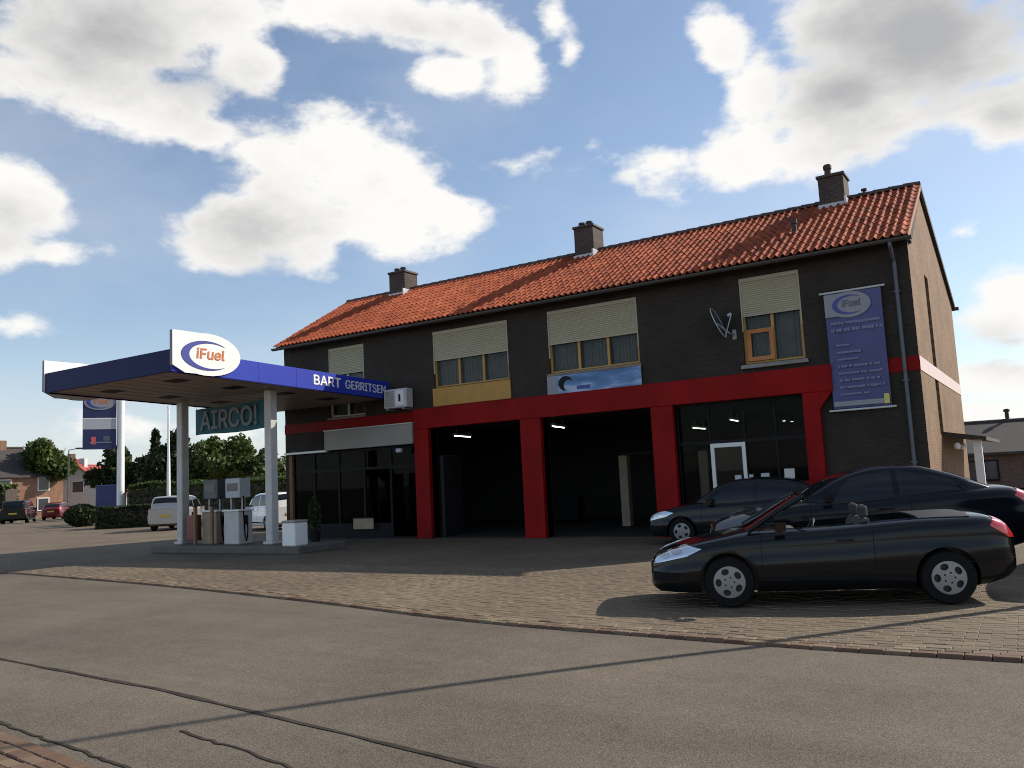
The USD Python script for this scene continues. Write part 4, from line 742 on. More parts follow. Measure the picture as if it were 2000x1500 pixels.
# ------------------------------------------------------------------ cars
def shell(m, poly, plane, side, off, thick=0.012):
    """a patch of the surface m inside the convex polygon, lifted off it: how lamps, panes and plates follow the body"""
    A = {'xz': (0, 2), 'xy': (0, 1), 'yz': (1, 2)}[plane]; P = np.asarray(poly, float)
    if np.sum(P[:, 0] * np.roll(P[:, 1], -1) - P[:, 1] * np.roll(P[:, 0], -1)) < 0: P = P[::-1]
    s = m.copy()
    nor = s.face_normals; k = {'xz': 1, 'xy': 2, 'yz': 0}[plane]
    keep = nor[:, k] * side > 0.05
    s.update_faces(keep); s.remove_unreferenced_vertices()
    for a, c in zip(P, np.roll(P, -1, axis=0)):
        e = c - a; nn = np.array([-e[1], e[0]]) / np.linalg.norm(e); N = np.zeros(3); N[A[0]], N[A[1]] = nn; O = np.zeros(3); O[A[0]], O[A[1]] = a
        s = trimesh.intersections.slice_mesh_plane(s, N, O, cap=False)
        if len(s.faces) == 0: return None
    s.merge_vertices(); n_ = s.vertex_normals; top = s.vertices + n_ * off; bot = s.vertices + n_ * (off - thick); nv = len(top)
    ed = np.sort(s.edges, axis=1); uq, ix, ct = np.unique(ed, axis=0, return_index=True, return_counts=True); bd = s.edges[ix[ct == 1]]
    f = [s.faces, s.faces[:, ::-1] + nv]
    if len(bd): f.append(np.c_[bd[:, 1], bd[:, 0], bd[:, 0] + nv]); f.append(np.c_[bd[:, 1], bd[:, 0] + nv, bd[:, 1] + nv])
    return np.vstack([top, bot]), np.vstack(f)
def spl(pts, xs):
    p = np.array(pts, float); return PchipInterpolator(p[:, 0], p[:, 1])(xs)
def loft(xs, ring):
    """closed solid through the half sections ring(x) -> (k, 2) array of (y, z) from bottom centre to top centre"""
    R = [ring(x) for x in xs]; k = len(R[0]); V = []
    for x, r in zip(xs, R):
        full = np.vstack([r, (r * [-1, 1])[1:-1][::-1]]); V.append(np.c_[np.full(len(full), x), full])
    n = len(V[0]); v = np.vstack(V + [[(xs[0], 0, R[0][:, 1].mean())], [(xs[-1], 0, R[-1][:, 1].mean())]]); f = []
    for i in range(len(xs) - 1):
        for j in range(n):
            a, c = i * n + j, i * n + (j + 1) % n; f += [(a, a + n, c + n), (a, c + n, c)]
    for j in range(n):
        f.append((len(v) - 2, j, (j + 1) % n)); e = (len(xs) - 1) * n; f.append((len(v) - 1, e + (j + 1) % n, e + j))
    m = trimesh.Trimesh(v, np.array(f), process=False)
    if m.volume < 0: m.invert()
    return m
def smooth_ring(P, n=30):
    P = np.array(P, float); d = np.r_[0, np.cumsum(np.linalg.norm(np.diff(P, axis=0), axis=1))] + np.arange(len(P)) * 1e-6; t = np.linspace(0, d[-1], n)
    return np.c_[PchipInterpolator(d, P[:, 0])(t), PchipInterpolator(d, P[:, 1])(t)]
CARS = {
 'coupe': dict(L=4.45, w=[(0, 0.60), (0.06, 0.70), (0.2, 0.80), (0.6, 0.865), (1.5, 0.88), (3.4, 0.88), (4.0, 0.83), (4.3, 0.74), (4.45, 0.62)],
    bot=[(0, 0.27), (0.12, 0.20), (0.6, 0.18), (3.8, 0.19), (4.25, 0.26), (4.45, 0.36)],
    sh=[(0, 0.56), (0.15, 0.66), (0.5, 0.76), (1.2, 0.87), (2.4, 0.93), (3.5, 1.00), (4.1, 1.00), (4.35, 0.93), (4.45, 0.80)],
    top=[(0, 0.60), (0.15, 0.70), (0.5, 0.81), (1.0, 0.92), (1.35, 0.985), (2.0, 1.0), (3.4, 1.07), (4.0, 1.085), (4.3, 1.02), (4.45, 0.84)],
    wheels=(1.0, 3.61), R=0.325, track=0.76,
    cab=[(1.30, 0.96), (1.55, 1.12), (1.85, 1.28), (2.15, 1.38), (2.5, 1.43), (2.9, 1.42), (3.3, 1.32), (3.7, 1.17), (3.95, 1.06)], cabz=0.90, cabw=0.80, roofw=0.60),
 'hatch': dict(L=4.2, w=[(0, 0.62), (0.06, 0.72), (0.2, 0.80), (0.6, 0.86), (1.5, 0.88), (3.5, 0.87), (3.95, 0.82), (4.2, 0.72)],
    bot=[(0, 0.27), (0.12, 0.20), (0.6, 0.18), (3.7, 0.19), (4.05, 0.28), (4.2, 0.38)],
    sh=[(0, 0.58), (0.15, 0.70), (0.5, 0.80), (1.2, 0.90), (2.4, 0.95), (3.6, 1.02), (4.05, 1.02), (4.2, 0.9)],
    top=[(0, 0.62), (0.15, 0.74), (0.5, 0.85), (1.0, 0.97), (1.3, 1.03), (2.0, 1.04), (3.4, 1.06), (3.9, 1.06), (4.2, 0.94)],
    wheels=(0.86, 3.42), R=0.315, track=0.75,
    cab=[(1.15, 0.98), (1.45, 1.18), (1.75, 1.36), (2.05, 1.46), (2.5, 1.50), (3.1, 1.47), (3.6, 1.38), (3.9, 1.22), (4.1, 1.04)], cabz=0.92, cabw=0.80, roofw=0.62),
 'van': dict(L=4.25, w=[(0, 0.66), (0.06, 0.76), (0.2, 0.82), (0.6, 0.87), (1.5, 0.89), (3.8, 0.88), (4.15, 0.85), (4.25, 0.82)],
    bot=[(0, 0.27), (0.12, 0.20), (0.6, 0.18), (3.7, 0.2), (4.1, 0.28), (4.25, 0.34)],
    sh=[(0, 0.62), (0.15, 0.78), (0.5, 0.9), (1.0, 1.0), (2.4, 1.04), (4.15, 1.06), (4.25, 1.0)],
    top=[(0, 0.66), (0.15, 0.83), (0.5, 0.96), (0.9, 1.06), (1.2, 1.1), (2.0, 1.12), (4.1, 1.12), (4.25, 1.05)],
    wheels=(0.84, 3.46), R=0.31, track=0.76,
    cab=[(0.85, 1.02), (1.15, 1.26), (1.45, 1.5), (1.75, 1.62), (2.3, 1.68), (3.3, 1.67), (3.9, 1.62), (4.12, 1.42), (4.22, 1.08)], cabz=0.95, cabw=0.83, roofw=0.70),
}
def wheel(t, x, y, s, R, wm):
    MB().lathe([(R * 0.62, -0.10), (R * 0.93, -0.10), (R, -0.06), (R, 0.06), (R * 0.93, 0.10), (R * 0.62, 0.10), (R * 0.62, -0.10)], 36, 'y', (x, y, R)).build('wheel', 'rubber', t, smooth=40)
    w = stage.GetPrimAtPath(max((p for p in USED if p.startswith(str(t.GetPath()) + '/wheel') and '/' not in p[len(str(t.GetPath())) + 1:]), key=lambda q: (len(q), q)))
    MB().lathe([(0.001, 0.0), (R * 0.60, 0.0), (R * 0.63, 0.02)], 30, 'y', (x, y + s * 0.055, R)).build('wheel_well', 'black_plastic', w)
    disc = Point(0, 0).buffer(R * 0.66, 24)
    for k in range(5):
        a = math.radians(90 + 72 * k + 20); h = affinity.rotate(affinity.scale(Point(0, 0).buffer(1, 10), R * 0.15, R * 0.12), math.degrees(a) + 90, origin=(0, 0)); disc = disc.difference(affinity.translate(h, math.cos(a) * R * 0.42, math.sin(a) * R * 0.42))
    for k in range(5):
        a = math.radians(54 + 72 * k + 20); disc = disc.difference(affinity.translate(Point(0, 0).buffer(R * 0.035, 6), math.cos(a) * R * 0.19, math.sin(a) * R * 0.19))
    e = trimesh.creation.extrude_polygon(disc, 0.02, engine='earcut'); e = e.subdivide().subdivide(); v = np.array(e.vertices); rr_ = np.hypot(v[:, 0], v[:, 1]) / R
    dome_ = 0.022 * (1 - (rr_ / 0.66) ** 2); V = np.c_[v[:, 0] + x, y + s * (0.075 + v[:, 2] + dome_), v[:, 1] + R]
    MB().add(V, e.faces if s < 0 else e.faces[:, ::-1]).build('rim', wm, w)
def car(name, label, kind, paint, loc, rot, scale, open_top=False, wm='wheel_cover', cat='car', plate='plate_yellow', lamp='lamp_glass'):
    c = CARS[kind]; t = thing(name, label, cat, loc, rot, None, scale); Lc = c['L']
    xs = np.unique(np.r_[np.linspace(0, 0.3, 9), np.linspace(0.3, Lc - 0.35, 40), np.linspace(Lc - 0.35, Lc, 9)])
    def ring(x):
        w = float(spl(c['w'], x)); zb = float(spl(c['bot'], x)); zs = float(spl(c['sh'], x)); zt = float(spl(c['top'], x)); h = zs - zb
        return smooth_ring([(0, zb), (0.55 * w, zb), (0.90 * w, zb + 0.01), (0.965 * w, zb + 0.06 * h + 0.02), (0.985 * w, zb + 0.2 * h), (w, zb + 0.42 * h), (0.995 * w, zb + 0.62 * h), (0.975 * w, zb + 0.66 * h), (0.965 * w, zs - 0.10 * h), (0.925 * w, zs), (0.84 * w, zs + 0.45 * (zt - zs)), (0.5 * w, zt - 0.12 * (zt - zs)), (0, zt)], 40)
    body = loft(xs, ring)
    man = m3.Manifold(m3.Mesh(np.asarray(body.vertices, np.float32), np.asarray(body.faces, np.uint32)))
    R = c['R']
    for wx in c['wheels']:
        for s in (-1, 1):
            cy = m3.Manifold.cylinder(0.36, R * 1.15, R * 1.15, 40).rotate([90, 0, 0]).translate([wx, s * 0.80 + 0.18, R]); man = man - cy
    if open_top:
        ck = m3.Manifold.cube([1.62, 1.22, 0.7]).translate([1.72, -0.61, 0.42]); man = man - ck
    mm = man.to_mesh(); B = trimesh.Trimesh(mm.vert_properties[:, :3], mm.tri_verts, process=True)
    MB().mesh(B).build('body', paint, t, smooth=32)
    cab = None
    if not open_top:
        cx = np.linspace(c['cab'][0][0], c['cab'][-1][0], 40); zm = max(p[1] for p in c['cab']); zb = c['cabz']
        def cring(x):
            zr = float(spl(c['cab'], x)); k = (zr - zb) / (zm - zb); we = c['cabw'] + (c['roofw'] - c['cabw']) * k; end = min(1.0, 0.80 + 0.25 * min((x - cx[0]) / 0.5, (cx[-1] - x) / 0.5)); 
            return smooth_ring([(0, zb - 0.12), (c['cabw'] * end, zb - 0.12), (c['cabw'] * end, zb), ((c['cabw'] + (we - c['cabw']) * 0.9) * end, zb + (zr - zb) * 0.86), (we * 0.93 * end, zr - 0.022), (we * 0.6 * end, zr - 0.004), (0, zr + 0.006)], 34)
        cab = loft(cx, cring); MB().mesh(cab).build('roof', paint, t, smooth=40)
        P = c['cab']; xA, xB = P[0][0], P[-1][0]
        zr = lambda x: float(spl(P, x)); belt = lambda x: float(spl(c['sh'], x)) + 0.045
        mid = xA + (xB - xA) * 0.50
        # windscreen and rear window lie on the top of the cabin shell
        for nm, poly in (('windscreen', [(P[0][0] + 0.10, -0.66), (P[3][0] - 0.04, -0.545), (P[3][0] - 0.04, 0.545), (P[0][0] + 0.10, 0.66)]), ('rear_window', [(P[6][0] + 0.08, -0.53), (P[-1][0] - 0.07, -0.60), (P[-1][0] - 0.07, 0.60), (P[6][0] + 0.08, 0.53)])):
            r = shell(cab, poly, 'xy', 1, 0.006)
            if r: MB().add(*r).build(nm, 'car_glass', t, smooth=40)
        for s in (-1, 1):
            for nm, (a, e) in (('side_window', (xA + 0.42, mid - 0.05)), ('side_window', (mid + 0.03, xB - 0.52))):
                if a < mid < xB and nm and e < mid: q = [(a, belt(a)), (e, belt(e)), (e, zr(e) - 0.075), (P[2][0] + 0.17, zr(P[2][0] + 0.17) - 0.075), (a + 0.02, belt(a) + 0.03)]
                else: q = [(a, belt(a)), (e + 0.12, belt(e)), (e - 0.12, zr(e - 0.12) - 0.10), (a, zr(a) - 0.075)]
                hull = Polygon(q).convex_hull; r = shell(cab, list(hull.exterior.coords)[:-1], 'xz', s, 0.006)
                if r: MB().add(*r).build('side_window', 'car_glass', t, smooth=40)
    body_s = trimesh.Trimesh(body.vertices, body.faces)
    for s in (-1, 1):
        r = shell(body_s, [(0.05, 0.57), (0.48, 0.66), (0.68, 0.75), (0.46, 0.80), (0.10, 0.73)], 'xz', s, 0.006)
        if r:
            hl = MB().add(*r).build('headlight', lamp, t, smooth=40)
            for hx, hz, hr_ in ((0.20, 0.675, 0.045), (0.36, 0.715, 0.05)):
                q = shell(body_s, [(hx + hr_ * 1.5 * math.cos(a), hz + hr_ * math.sin(a)) for a in np.linspace(0, 2 * np.pi, 13)[:-1]], 'xz', s, 0.010)
                if q and lamp == 'lamp_glass': MB().add(*q).build('reflector', 'chrome', hl, smooth=40)
        r = shell(body_s, [(0.03, 0.34), (0.34, 0.36), (0.40, 0.45), (0.03, 0.47)], 'xz', s, 0.005)
        if r: MB().add(*r).build('air_intake', 'rubber', t)
        r = shell(body_s, [(Lc - 0.62, 0.50), (Lc + 0.02, 0.52), (Lc + 0.02, 0.532), (Lc - 0.62, 0.512)], 'xz', s, 0.003, 0.004)
        if r: MB().add(*r).build('bumper_gap', 'rubber', t)
        r = shell(body_s, [(Lc - 0.30, 0.93), (Lc - 0.08, 0.78), (Lc + 0.05, 0.76), (Lc + 0.05, 0.98), (Lc - 0.22, 1.03)], 'xz', s, 0.008)
        if kind == 'van': r = shell(body_s, [(Lc - 0.20, 0.62), (Lc + 0.02, 0.62), (Lc + 0.02, 1.04), (Lc - 0.16, 1.04)], 'xz', s, 0.008)
        if r: MB().add(*r).build('taillight', 'tail_red', t, smooth=40)
        mx, my = c['cab'][1][0] + 0.12, 0.84
        MB().mesh(trimesh.convex.convex_hull(np.array([(mx + a, s * (my + b_), 0.98 + z) for a in (-0.06, 0.07) for b_ in (0.0, 0.16) for z in ((-0.05, 0.08) if a < 0 else (-0.02, 0.09))]))).build('mirror', paint, t)
        dz = float(spl(c['sh'], 2.2)) - 0.12; MB().box(2.35, 2.55, s * 0.878 - 0.012, s * 0.878 + 0.012, dz, dz + 0.025, 0.006).build('door_handle', paint, t)
        r = shell(body_s, [(c['wheels'][0] + R * 1.2, 0.33), (c['wheels'][1] - R * 1.2, 0.33), (c['wheels'][1] - R * 1.2, 0.375), (c['wheels'][0] + R * 1.2, 0.375)], 'xz', s, 0.010)
        if r: MB().add(*r).build('side_strip', 'rubber', t)
        for xd in ((1.42, 2.78) if kind == 'coupe' else (1.35, 2.35, 3.25)):     # door gaps
            r = shell(body_s, [(xd, 0.28), (xd + 0.007, 0.28), (xd + 0.012, 1.2), (xd + 0.005, 1.2)], 'xz', s, 0.0025, 0.004)
            if r: MB().add(*r).build('door_gap', 'rubber', t)
        for wx in c['wheels']: wheel(t, wx, s * (c['track'] + 0.01), s, R, wm)
    r = shell(body_s, [(-0.46, 0.36), (0.46, 0.36), (0.5, 0.50), (-0.5, 0.50)], 'yz', -1, 0.006)
    if r: MB().add(*r).build('grille', 'black_plastic', t)
    r = shell(body_s, [(-0.42, 0.585), (0.42, 0.585), (0.42, 0.605), (-0.42, 0.605)], 'yz', -1, 0.008)
    if r: MB().add(*r).build('grille_bar', 'chrome', t)
    MB().box(-0.022, -0.008, -0.26, 0.26, 0.42, 0.53).build('number_plate', plate, t); MB().box(Lc + 0.006, Lc + 0.02, -0.26, 0.26, 0.66, 0.77).build('number_plate', plate, t)
    if open_top:
        # windscreen with its frame, seats, wheel, folded roof cover
        A0, A1 = np.array([1.28, 0.74, 0.95]), np.array([2.02, 0.585, 1.375]); mir = np.array([1, -1, 1])
        fb = MB()
        for m_ in (np.ones(3), mir): fb.tube([A0 * m_, (A0 * 0.5 + A1 * 0.5 + [0, 0.012, 0.02]) * m_, A1 * m_], 0.034, n=10)
        fb.tube([A1, A1 * [1, 0.5, 1] + [-0.03, 0, 0.018], A1 * [1, 0, 1] + [-0.04, 0, 0.022], A1 * [1, -0.5, 1] + [-0.03, 0, 0.018], A1 * mir], 0.03, n=10); fb.build('windscreen_frame', paint, t, smooth=60)
        uu = np.linspace(-1, 1, 11); gv = []
        for q in np.linspace(0, 1, 7):
            p = A0 + (A1 - A0) * q
            for u_ in uu: gv.append((p[0] - 0.07 * (1 - u_ * u_) + 0.01, p[1] * u_, p[2] + 0.02 * (1 - u_ * u_)))
        MB().add(gv, [(i * 11 + j, i * 11 + j + 1, (i + 1) * 11 + j + 1, (i + 1) * 11 + j) for i in range(6) for j in range(10)]).build('windscreen', 'pane', t, smooth=True)
        MB().box(1.72, 1.98, -0.60, 0.60, 0.60, 0.93, 0.05).build('dashboard', 'seat_cloth', t)
        for s in (-1, 1):
            sb = MB(); sb.box(2.1, 2.62, s * 0.34 - 0.23, s * 0.34 + 0.23, 0.43, 0.62, 0.05)
            bk = np.array([(x + 0.22 * (z - 0.5) / 0.6, s * 0.34 + yy, z) for x in (2.52, 2.66) for yy in (-0.22, 0.22) for z in (0.5, 0.98)] + [(x + 0.2, s * 0.34 + yy, 1.05) for x in (2.53, 2.62) for yy in (-0.16, 0.16)]); sb.mesh(trimesh.convex.convex_hull(bk)); st_ = sb.build('seat', 'seat_cloth', t)
            MB().box(2.72, 2.82, s * 0.34 - 0.13, s * 0.34 + 0.13, 1.06, 1.22, 0.03).cyl((2.76, s * 0.34 - 0.06, 1.02), (2.76, s * 0.34 - 0.06, 1.07), 0.01).cyl((2.76, s * 0.34 + 0.06, 1.02), (2.76, s * 0.34 + 0.06, 1.07), 0.01).build('headrest', 'seat_cloth', st_)
        MB().box(3.0, 3.3, -0.58, 0.58, 0.43, 0.95, 0.06).build('rear_bench', 'seat_cloth', t)
        ring_ = [(2.08 + 0.07 * math.sin(a), -0.34 + 0.18 * math.cos(a), 0.90 + 0.165 * math.sin(a)) for a in np.linspace(0, 2 * np.pi, 25)]; MB().tube(ring_, 0.014, n=6).tube([(2.08, -0.34, 0.9), (1.95, -0.34, 0.82)], 0.03).build('steering_wheel', 'black_plastic', t)
        MB().box(2.0, 2.05, -0.11, 0.11, 1.25, 1.31, 0.01).build('rear_view_mirror', 'black_plastic', t)
        bv = shell(body_s, [(3.36, -0.7), (3.95, -0.7), (3.95, 0.7), (3.36, 0.7)], 'xy', 1, 0.012); MB().add(*bv).build('roof_cover', 'black_plastic', t, smooth=40)
    return t
sA = 0.915; aA = math.atan2(0.81, 2.24); eX = np.array([math.cos(aA), math.sin(aA)]); eY = np.array([-math.sin(aA), math.cos(aA)])
fwA = np.array([-3.36, 9.89]); oA = fwA - eX * 1.0 * sA + eY * 0.86 * sA
car('convertible', 'black convertible with its top down parked nearest the road', 'coupe', 'car_black', (oA[0], oA[1], FZ + 0.012), aA, sA, open_top=True)
sB = 1.10; aB = math.radians(20); eXb = np.array([math.cos(aB), math.sin(aB)]); eYb = np.array([-math.sin(aB), math.cos(aB)])
oB = np.array([-0.36, 15.25]) - eXb * 4.35 * sB + eYb * 0.75 * sB
car('parked_car', 'dark hard top coupe parked just behind the open convertible', 'coupe', 'car_navy', (oB[0], oB[1], FZ), aB, sB, lamp='zinc')
aC = math.radians(6); eXc = np.array([math.cos(aC), math.sin(aC)]); eYc = np.array([-math.sin(aC), math.cos(aC)])
oC = np.array([-7.12, 18.1]) - eXc * 0.86 + eYc * 0.85
carC = car('parked_car', 'black hatchback in the shade before the right red column', 'hatch', 'car_black', (oC[0], oC[1], FZ), aC, 0.95)
dup(carC, 'dark car just outside the right edge, its shadow on the paving', (0.75, 16.1, FZ), math.radians(-86), scale=0.95)
# the far ones at the left
car('delivery_van', 'silver van with red rear lamps parked behind the left canopy column', 'van', 'car_silver', (-38.9, 29.0, 0.02), math.atan2(-0.80, 0.60), 1.0, cat='van')
car('white_van', 'white car behind the fuel pumps and the right canopy column', 'van', 'car_white', (-31.0, 26.6, 0.02), math.atan2(-0.35, 0.94), 0.95)
car('black_van', 'black van seen from behind beside the green hedge at the far left', 'van', 'car_black', (-78.4, 41.0, 0.0), math.atan2(-0.62, 0.78), 1.18, cat='van')
car('red_car', 'small dark red car standing beyond the black van', 'hatch', 'car_red', (-83.4, 47.6, 0.0), math.atan2(-0.72, 0.69), 1.1)

# ------------------------------------------------------------------ masts, price sign, lamp posts
pm = thing('price_sign', 'tall blue price sign carried on a white mast at the left', 'sign', (-47.0, 30.1, 0.02))
ud = np.array([0.49, 0.87])  # along the panel, left to right as seen
MB().cyl((0, 0, 0), (0, 0, 9.2), 0.22, 0.20, 16).build('mast', 'white_paint', pm, smooth=40); MB().box(-0.4, 0.4, -0.4, 0.4, 0, 0.06).build('base_plate', 'concrete', pm)
def panel(z0, z1, l0, l1, name, m, d=0.0, th=0.25):
    nrm = np.array([0.87, -0.49]); P = []
    for l in (l0, l1):
        for o in (-th / 2 + d, th / 2 + d):
            for z in (z0, z1): P.append((ud[0] * l + nrm[0] * o, ud[1] * l + nrm[1] * o, z))
    return MB().mesh(trimesh.convex.convex_hull(np.array(P))).build(name, m, pm)
panel(4.62, 7.9, -2.05, -0.24, 'panel', 'totem_blue'); panel(5.80, 6.42, -2.04, -0.25, 'price_field', 'price_grey', 0.008); panel(6.40, 6.47, -2.04, -0.25, 'white_rule', 'sign_white', 0.012)
panel(4.9, 5.35, -1.6, -1.35, 'red_mark', 'tail_red', 0.008); panel(5.1, 5.4, -0.95, -0.6, 'grey_mark', 'zinc', 0.008); panel(4.98, 5.05, -1.7, -0.5, 'print_line', 'print_pale', 0.01)
nrm3 = np.array([0.87, -0.49, 0]); o3 = np.array([ud[0] * -1.15, ud[1] * -1.15, 7.42]) + nrm3 * 0.14
logo(pm, o3, (ud[0], ud[1], 0), (0, 0, 1), 1.7, 0.95, wm='banner_pale')
fp = thing('flag_mast', 'thin white flag mast standing behind the silver van', 'mast', (-43.4, 30.8, 0.0)); MB().cyl((0, 0, 0), (0, 0, 6.8), 0.13, 0.05, 12).build('pole', 'white_paint', fp); MB().cyl((0, 0, 6.8), (0, 0, 6.9), 0.07).build('finial', 'sign_white', fp); MB().box(-0.2, 0.2, -0.2, 0.2, 0, 0.1).build('base', 'concrete', fp)
tt = thing('station_totem', 'dark blue station totem with pale logo beside the white mast', 'sign', (-51.9, 32.4, 0.0))
MB().box(-0.75, 0.75, -0.3, 0.3, 0.1, 2.6, 0.05).build('cabinet', 'totem_blue', tt, xf=lambda v: np.c_[v[:, 0] * 0.49 - v[:, 1] * 0.87, v[:, 0] * 0.87 + v[:, 1] * 0.49, v[:, 2]]); MB().box(-0.6, 0.6, -0.2, 0.2, 0, 0.1).build('plinth', 'concrete', tt)
MB().box(-0.55, 0.25, -0.33, -0.305, 0.42, 0.85, 0.01).build('pale_logo', 'print_pale', tt, xf=lambda v: np.c_[v[:, 0] * 0.49 - v[:, 1] * 0.87, v[:, 0] * 0.87 + v[:, 1] * 0.49, v[:, 2]])
MB().box(-0.6, 0.6, -0.33, -0.305, 1.0, 1.06).build('pale_rule', 'zinc', tt, xf=lambda v: np.c_[v[:, 0] * 0.49 - v[:, 1] * 0.87, v[:, 0] * 0.87 + v[:, 1] * 0.49, v[:, 2]])
lp = thing('street_lamp', 'slim street lamp with short arm beside the far tree', 'street lamp', (-85.2, 48.8, 0)); MB().cyl((0, 0, 0), (0, 0, 6.9), 0.09, 0.05).build('post', 'zinc', lp); MB().tube([(0, 0, 6.9), (0.5, 0.7, 7.05)], 0.04).build('arm', 'zinc', lp); MB().box(0.35, 0.85, 0.5, 1.1, 6.98, 7.12, 0.03).build('lamp_head', 'dark_frame', lp)
mp = thing('lamp_mast', 'tall mast beyond the right edge whose thin shadow crosses the road', 'street lamp', (0.95, 12.55, 0.02)); MB().cyl((0, 0, 0), (0, 0, 1.6), 0.10).build('mast_foot', 'zinc', mp); MB().cyl((0, 0, 1.6), (0, 0, 8.6), 0.07, 0.04).build('mast', 'zinc', mp); MB().tube([(0, 0, 8.6), (-0.2, 0.2, 8.7), (-0.6, 0.6, 8.75)], 0.03).build('arm', 'zinc', mp)

# ------------------------------------------------------------------ trees and hedges
def tree(name, label, x, y, h, rx, rz, trunk_h, n, leaf, seed, m='leaf_dark', kind='round', group=None, ry=None):
    t = thing(name, label, 'tree', (x, y, 0), 0, group); r_ = np.random.default_rng(seed); ry = ry or rx
    b = MB(); b.cyl((0, 0, 0), (0.05, 0, trunk_h), 0.02 * h + 0.06, 0.014 * h + 0.03, 9); zc = h - rz
    for k in range(7):
        a = r_.random() * 6.28; b.cyl((0, 0, trunk_h * 0.85), (math.cos(a) * rx * 0.6, math.sin(a) * ry * 0.6, zc + r_.uniform(-0.3, 0.5) * rz), 0.010 * h + 0.02, 0.02, 6)
    b.cyl((0.05, 0, trunk_h), (0, 0, zc + rz * 0.5), 0.014 * h + 0.03, 0.03, 7); b.build('trunk', 'bark', t)
    c = MB(); K = 26
    for k in range(K):
        d = r_.normal(size=3); d /= np.linalg.norm(d); rad = r_.random() ** 0.4
        p = np.array([d[0] * rx, d[1] * ry, d[2] * rz]) * rad * 0.78
        if kind == 'cone': fr_ = r_.random(); p = np.array([d[0] * rx * (1 - fr_), d[1] * ry * (1 - fr_), -rz + 2 * rz * fr_]) * [0.8, 0.8, 0.95]
        sc = r_.uniform(0.26, 0.44) * (0.75 if kind == 'cone' else 1.0)
        c.add(*leaves(np.array([0, 0, zc]) + p, (rx * sc, ry * sc, rz * sc * 0.85), n // K, leaf, seed * 100 + k, 0.35))
    c.build('crown', m, t); return t
tree('tree', 'broad dark tree rising behind the roofs at the far left', -90.3, 49.6, 9.0, 2.6, 2.9, 4.0, 5200, 0.26, 1, 'leaf_mid')
tree('tree', 'dark round tree right behind the price sign', -70.5, 44.4, 6.6, 2.3, 2.4, 2.5, 4500, 0.22, 2, 'leaf_dark')
tree('tree', 'tall dark tree just right of the left canopy column', -52.5, 38.0, 6.5, 2.0, 2.7, 2, 5200, 0.17, 3, 'leaf_dark')
tree('tree', 'large lighter green tree in the middle under the hanging banner', -49.6, 39.6, 6.3, 2.6, 2.6, 2, 6500, 0.17, 4, 'leaf_mid')
tree('tree', 'lower olive tree left of the building corner', -46.4, 41.4, 4.9, 2.1, 1.9, 1.6, 4200, 0.16, 5, 'leaf_mid')
tree('tree', 'slim dark tree behind the flag mast', -56.2, 38.8, 6.4, 1.2, 2.8, 2, 3200, 0.16, 6, 'leaf_dark', 'cone')
tree('tree', 'narrow conifer beyond the flag mast', -84.0, 58.5, 6.0, 1.0, 2.6, 1, 1500, 0.2, 7, 'leaf_dark', 'cone')
tree('tree', 'second dark tree between price sign and flag mast', -68.0, 46.4, 6.0, 1.7, 2.2, 2, 3200, 0.2, 8, 'leaf_dark')
def hedge(name, label, p0, p1, w, h, n, leaf, seed, m):
    t = thing(name, label, 'hedge', (p0[0], p0[1], 0)); d = np.array(p1) - np.array(p0); Lh = np.linalg.norm(d); d /= Lh; nn = np.array([-d[1], d[0]]); r_ = np.random.default_rng(seed)
    q = r_.random((n, 3)); face = r_.integers(0, 4, n)
    q[:, 1] = np.where(face == 0, r_.random(n) * 0.12, np.where(face == 1, 1 - r_.random(n) * 0.12, q[:, 1])); q[:, 2] = np.where(face >= 2, 1 - r_.random(n) * 0.06, q[:, 2])
    hh = h * (0.94 + 0.12 * meshkit.noise(np.c_[q[:, 0] * Lh * 0.8, q[:, 1], q[:, 1] * 0], seed)); P = np.c_[(q[:, 0] * Lh)[:, None] * d + ((q[:, 1] - 0.5) * w)[:, None] * nn, q[:, 2] * hh]
    a = r_.normal(size=(n, 3)); a /= np.linalg.norm(a, axis=1, keepdims=True); bb = np.cross(a, r_.normal(size=(n, 3))); bb /= np.linalg.norm(bb, axis=1, keepdims=True); s = leaf * (0.6 + 0.8 * r_.random((n, 1)))
    MB().add(np.stack([P - a * s, P - bb * s * 0.6, P + a * s, P + bb * s * 0.6], 1).reshape(-1, 3), np.arange(4 * n).reshape(n, 4)).build('foliage', m, t)
    core = MB(); c0 = np.array([0, 0]); e = 0.42 * w; Pp = [tuple(c0 + nn * e), tuple(c0 - nn * e), tuple(d * Lh - nn * e), tuple(d * Lh + nn * e)]
    core.prism(Polygon(Pp), 0, h * 0.88, 'xy'); core.build('branches', 'bark', t); return t
hedge('hedge', 'long clipped dark hedge behind the pumps and white car', (-46.5, 30.6), (-37.5, 36.2), 1.2, 2.45, 9000, 0.11, 21, 'leaf_hedge')
hedge('hedge', 'bright green hedge beside the black van at the left edge', (-89.5, 37.6), (-80.3, 40.7), 1.6, 3.4, 5000, 0.2, 22, 'leaf_hedge')
hedge('hedge', 'low dark bushes between the white mast and silver van', (-46.2, 28.4), (-42.9, 30.4), 1.6, 1.25, 3500, 0.1, 23, 'leaf_dark')
sb_ = thing('shrub', 'round dark shrub in front of the station totem', 'shrub', (-52.9, 31.2, 0)); MB().cyl((0, 0, 0), (0, 0, 0.8), 0.08, 0.04).build('stem', 'bark', sb_); MB().add(*leaves((0, 0, 0.72), (1.15, 1.0, 0.72), 2600, 0.11, 31, 0.5)).build('foliage', 'leaf_dark', sb_)

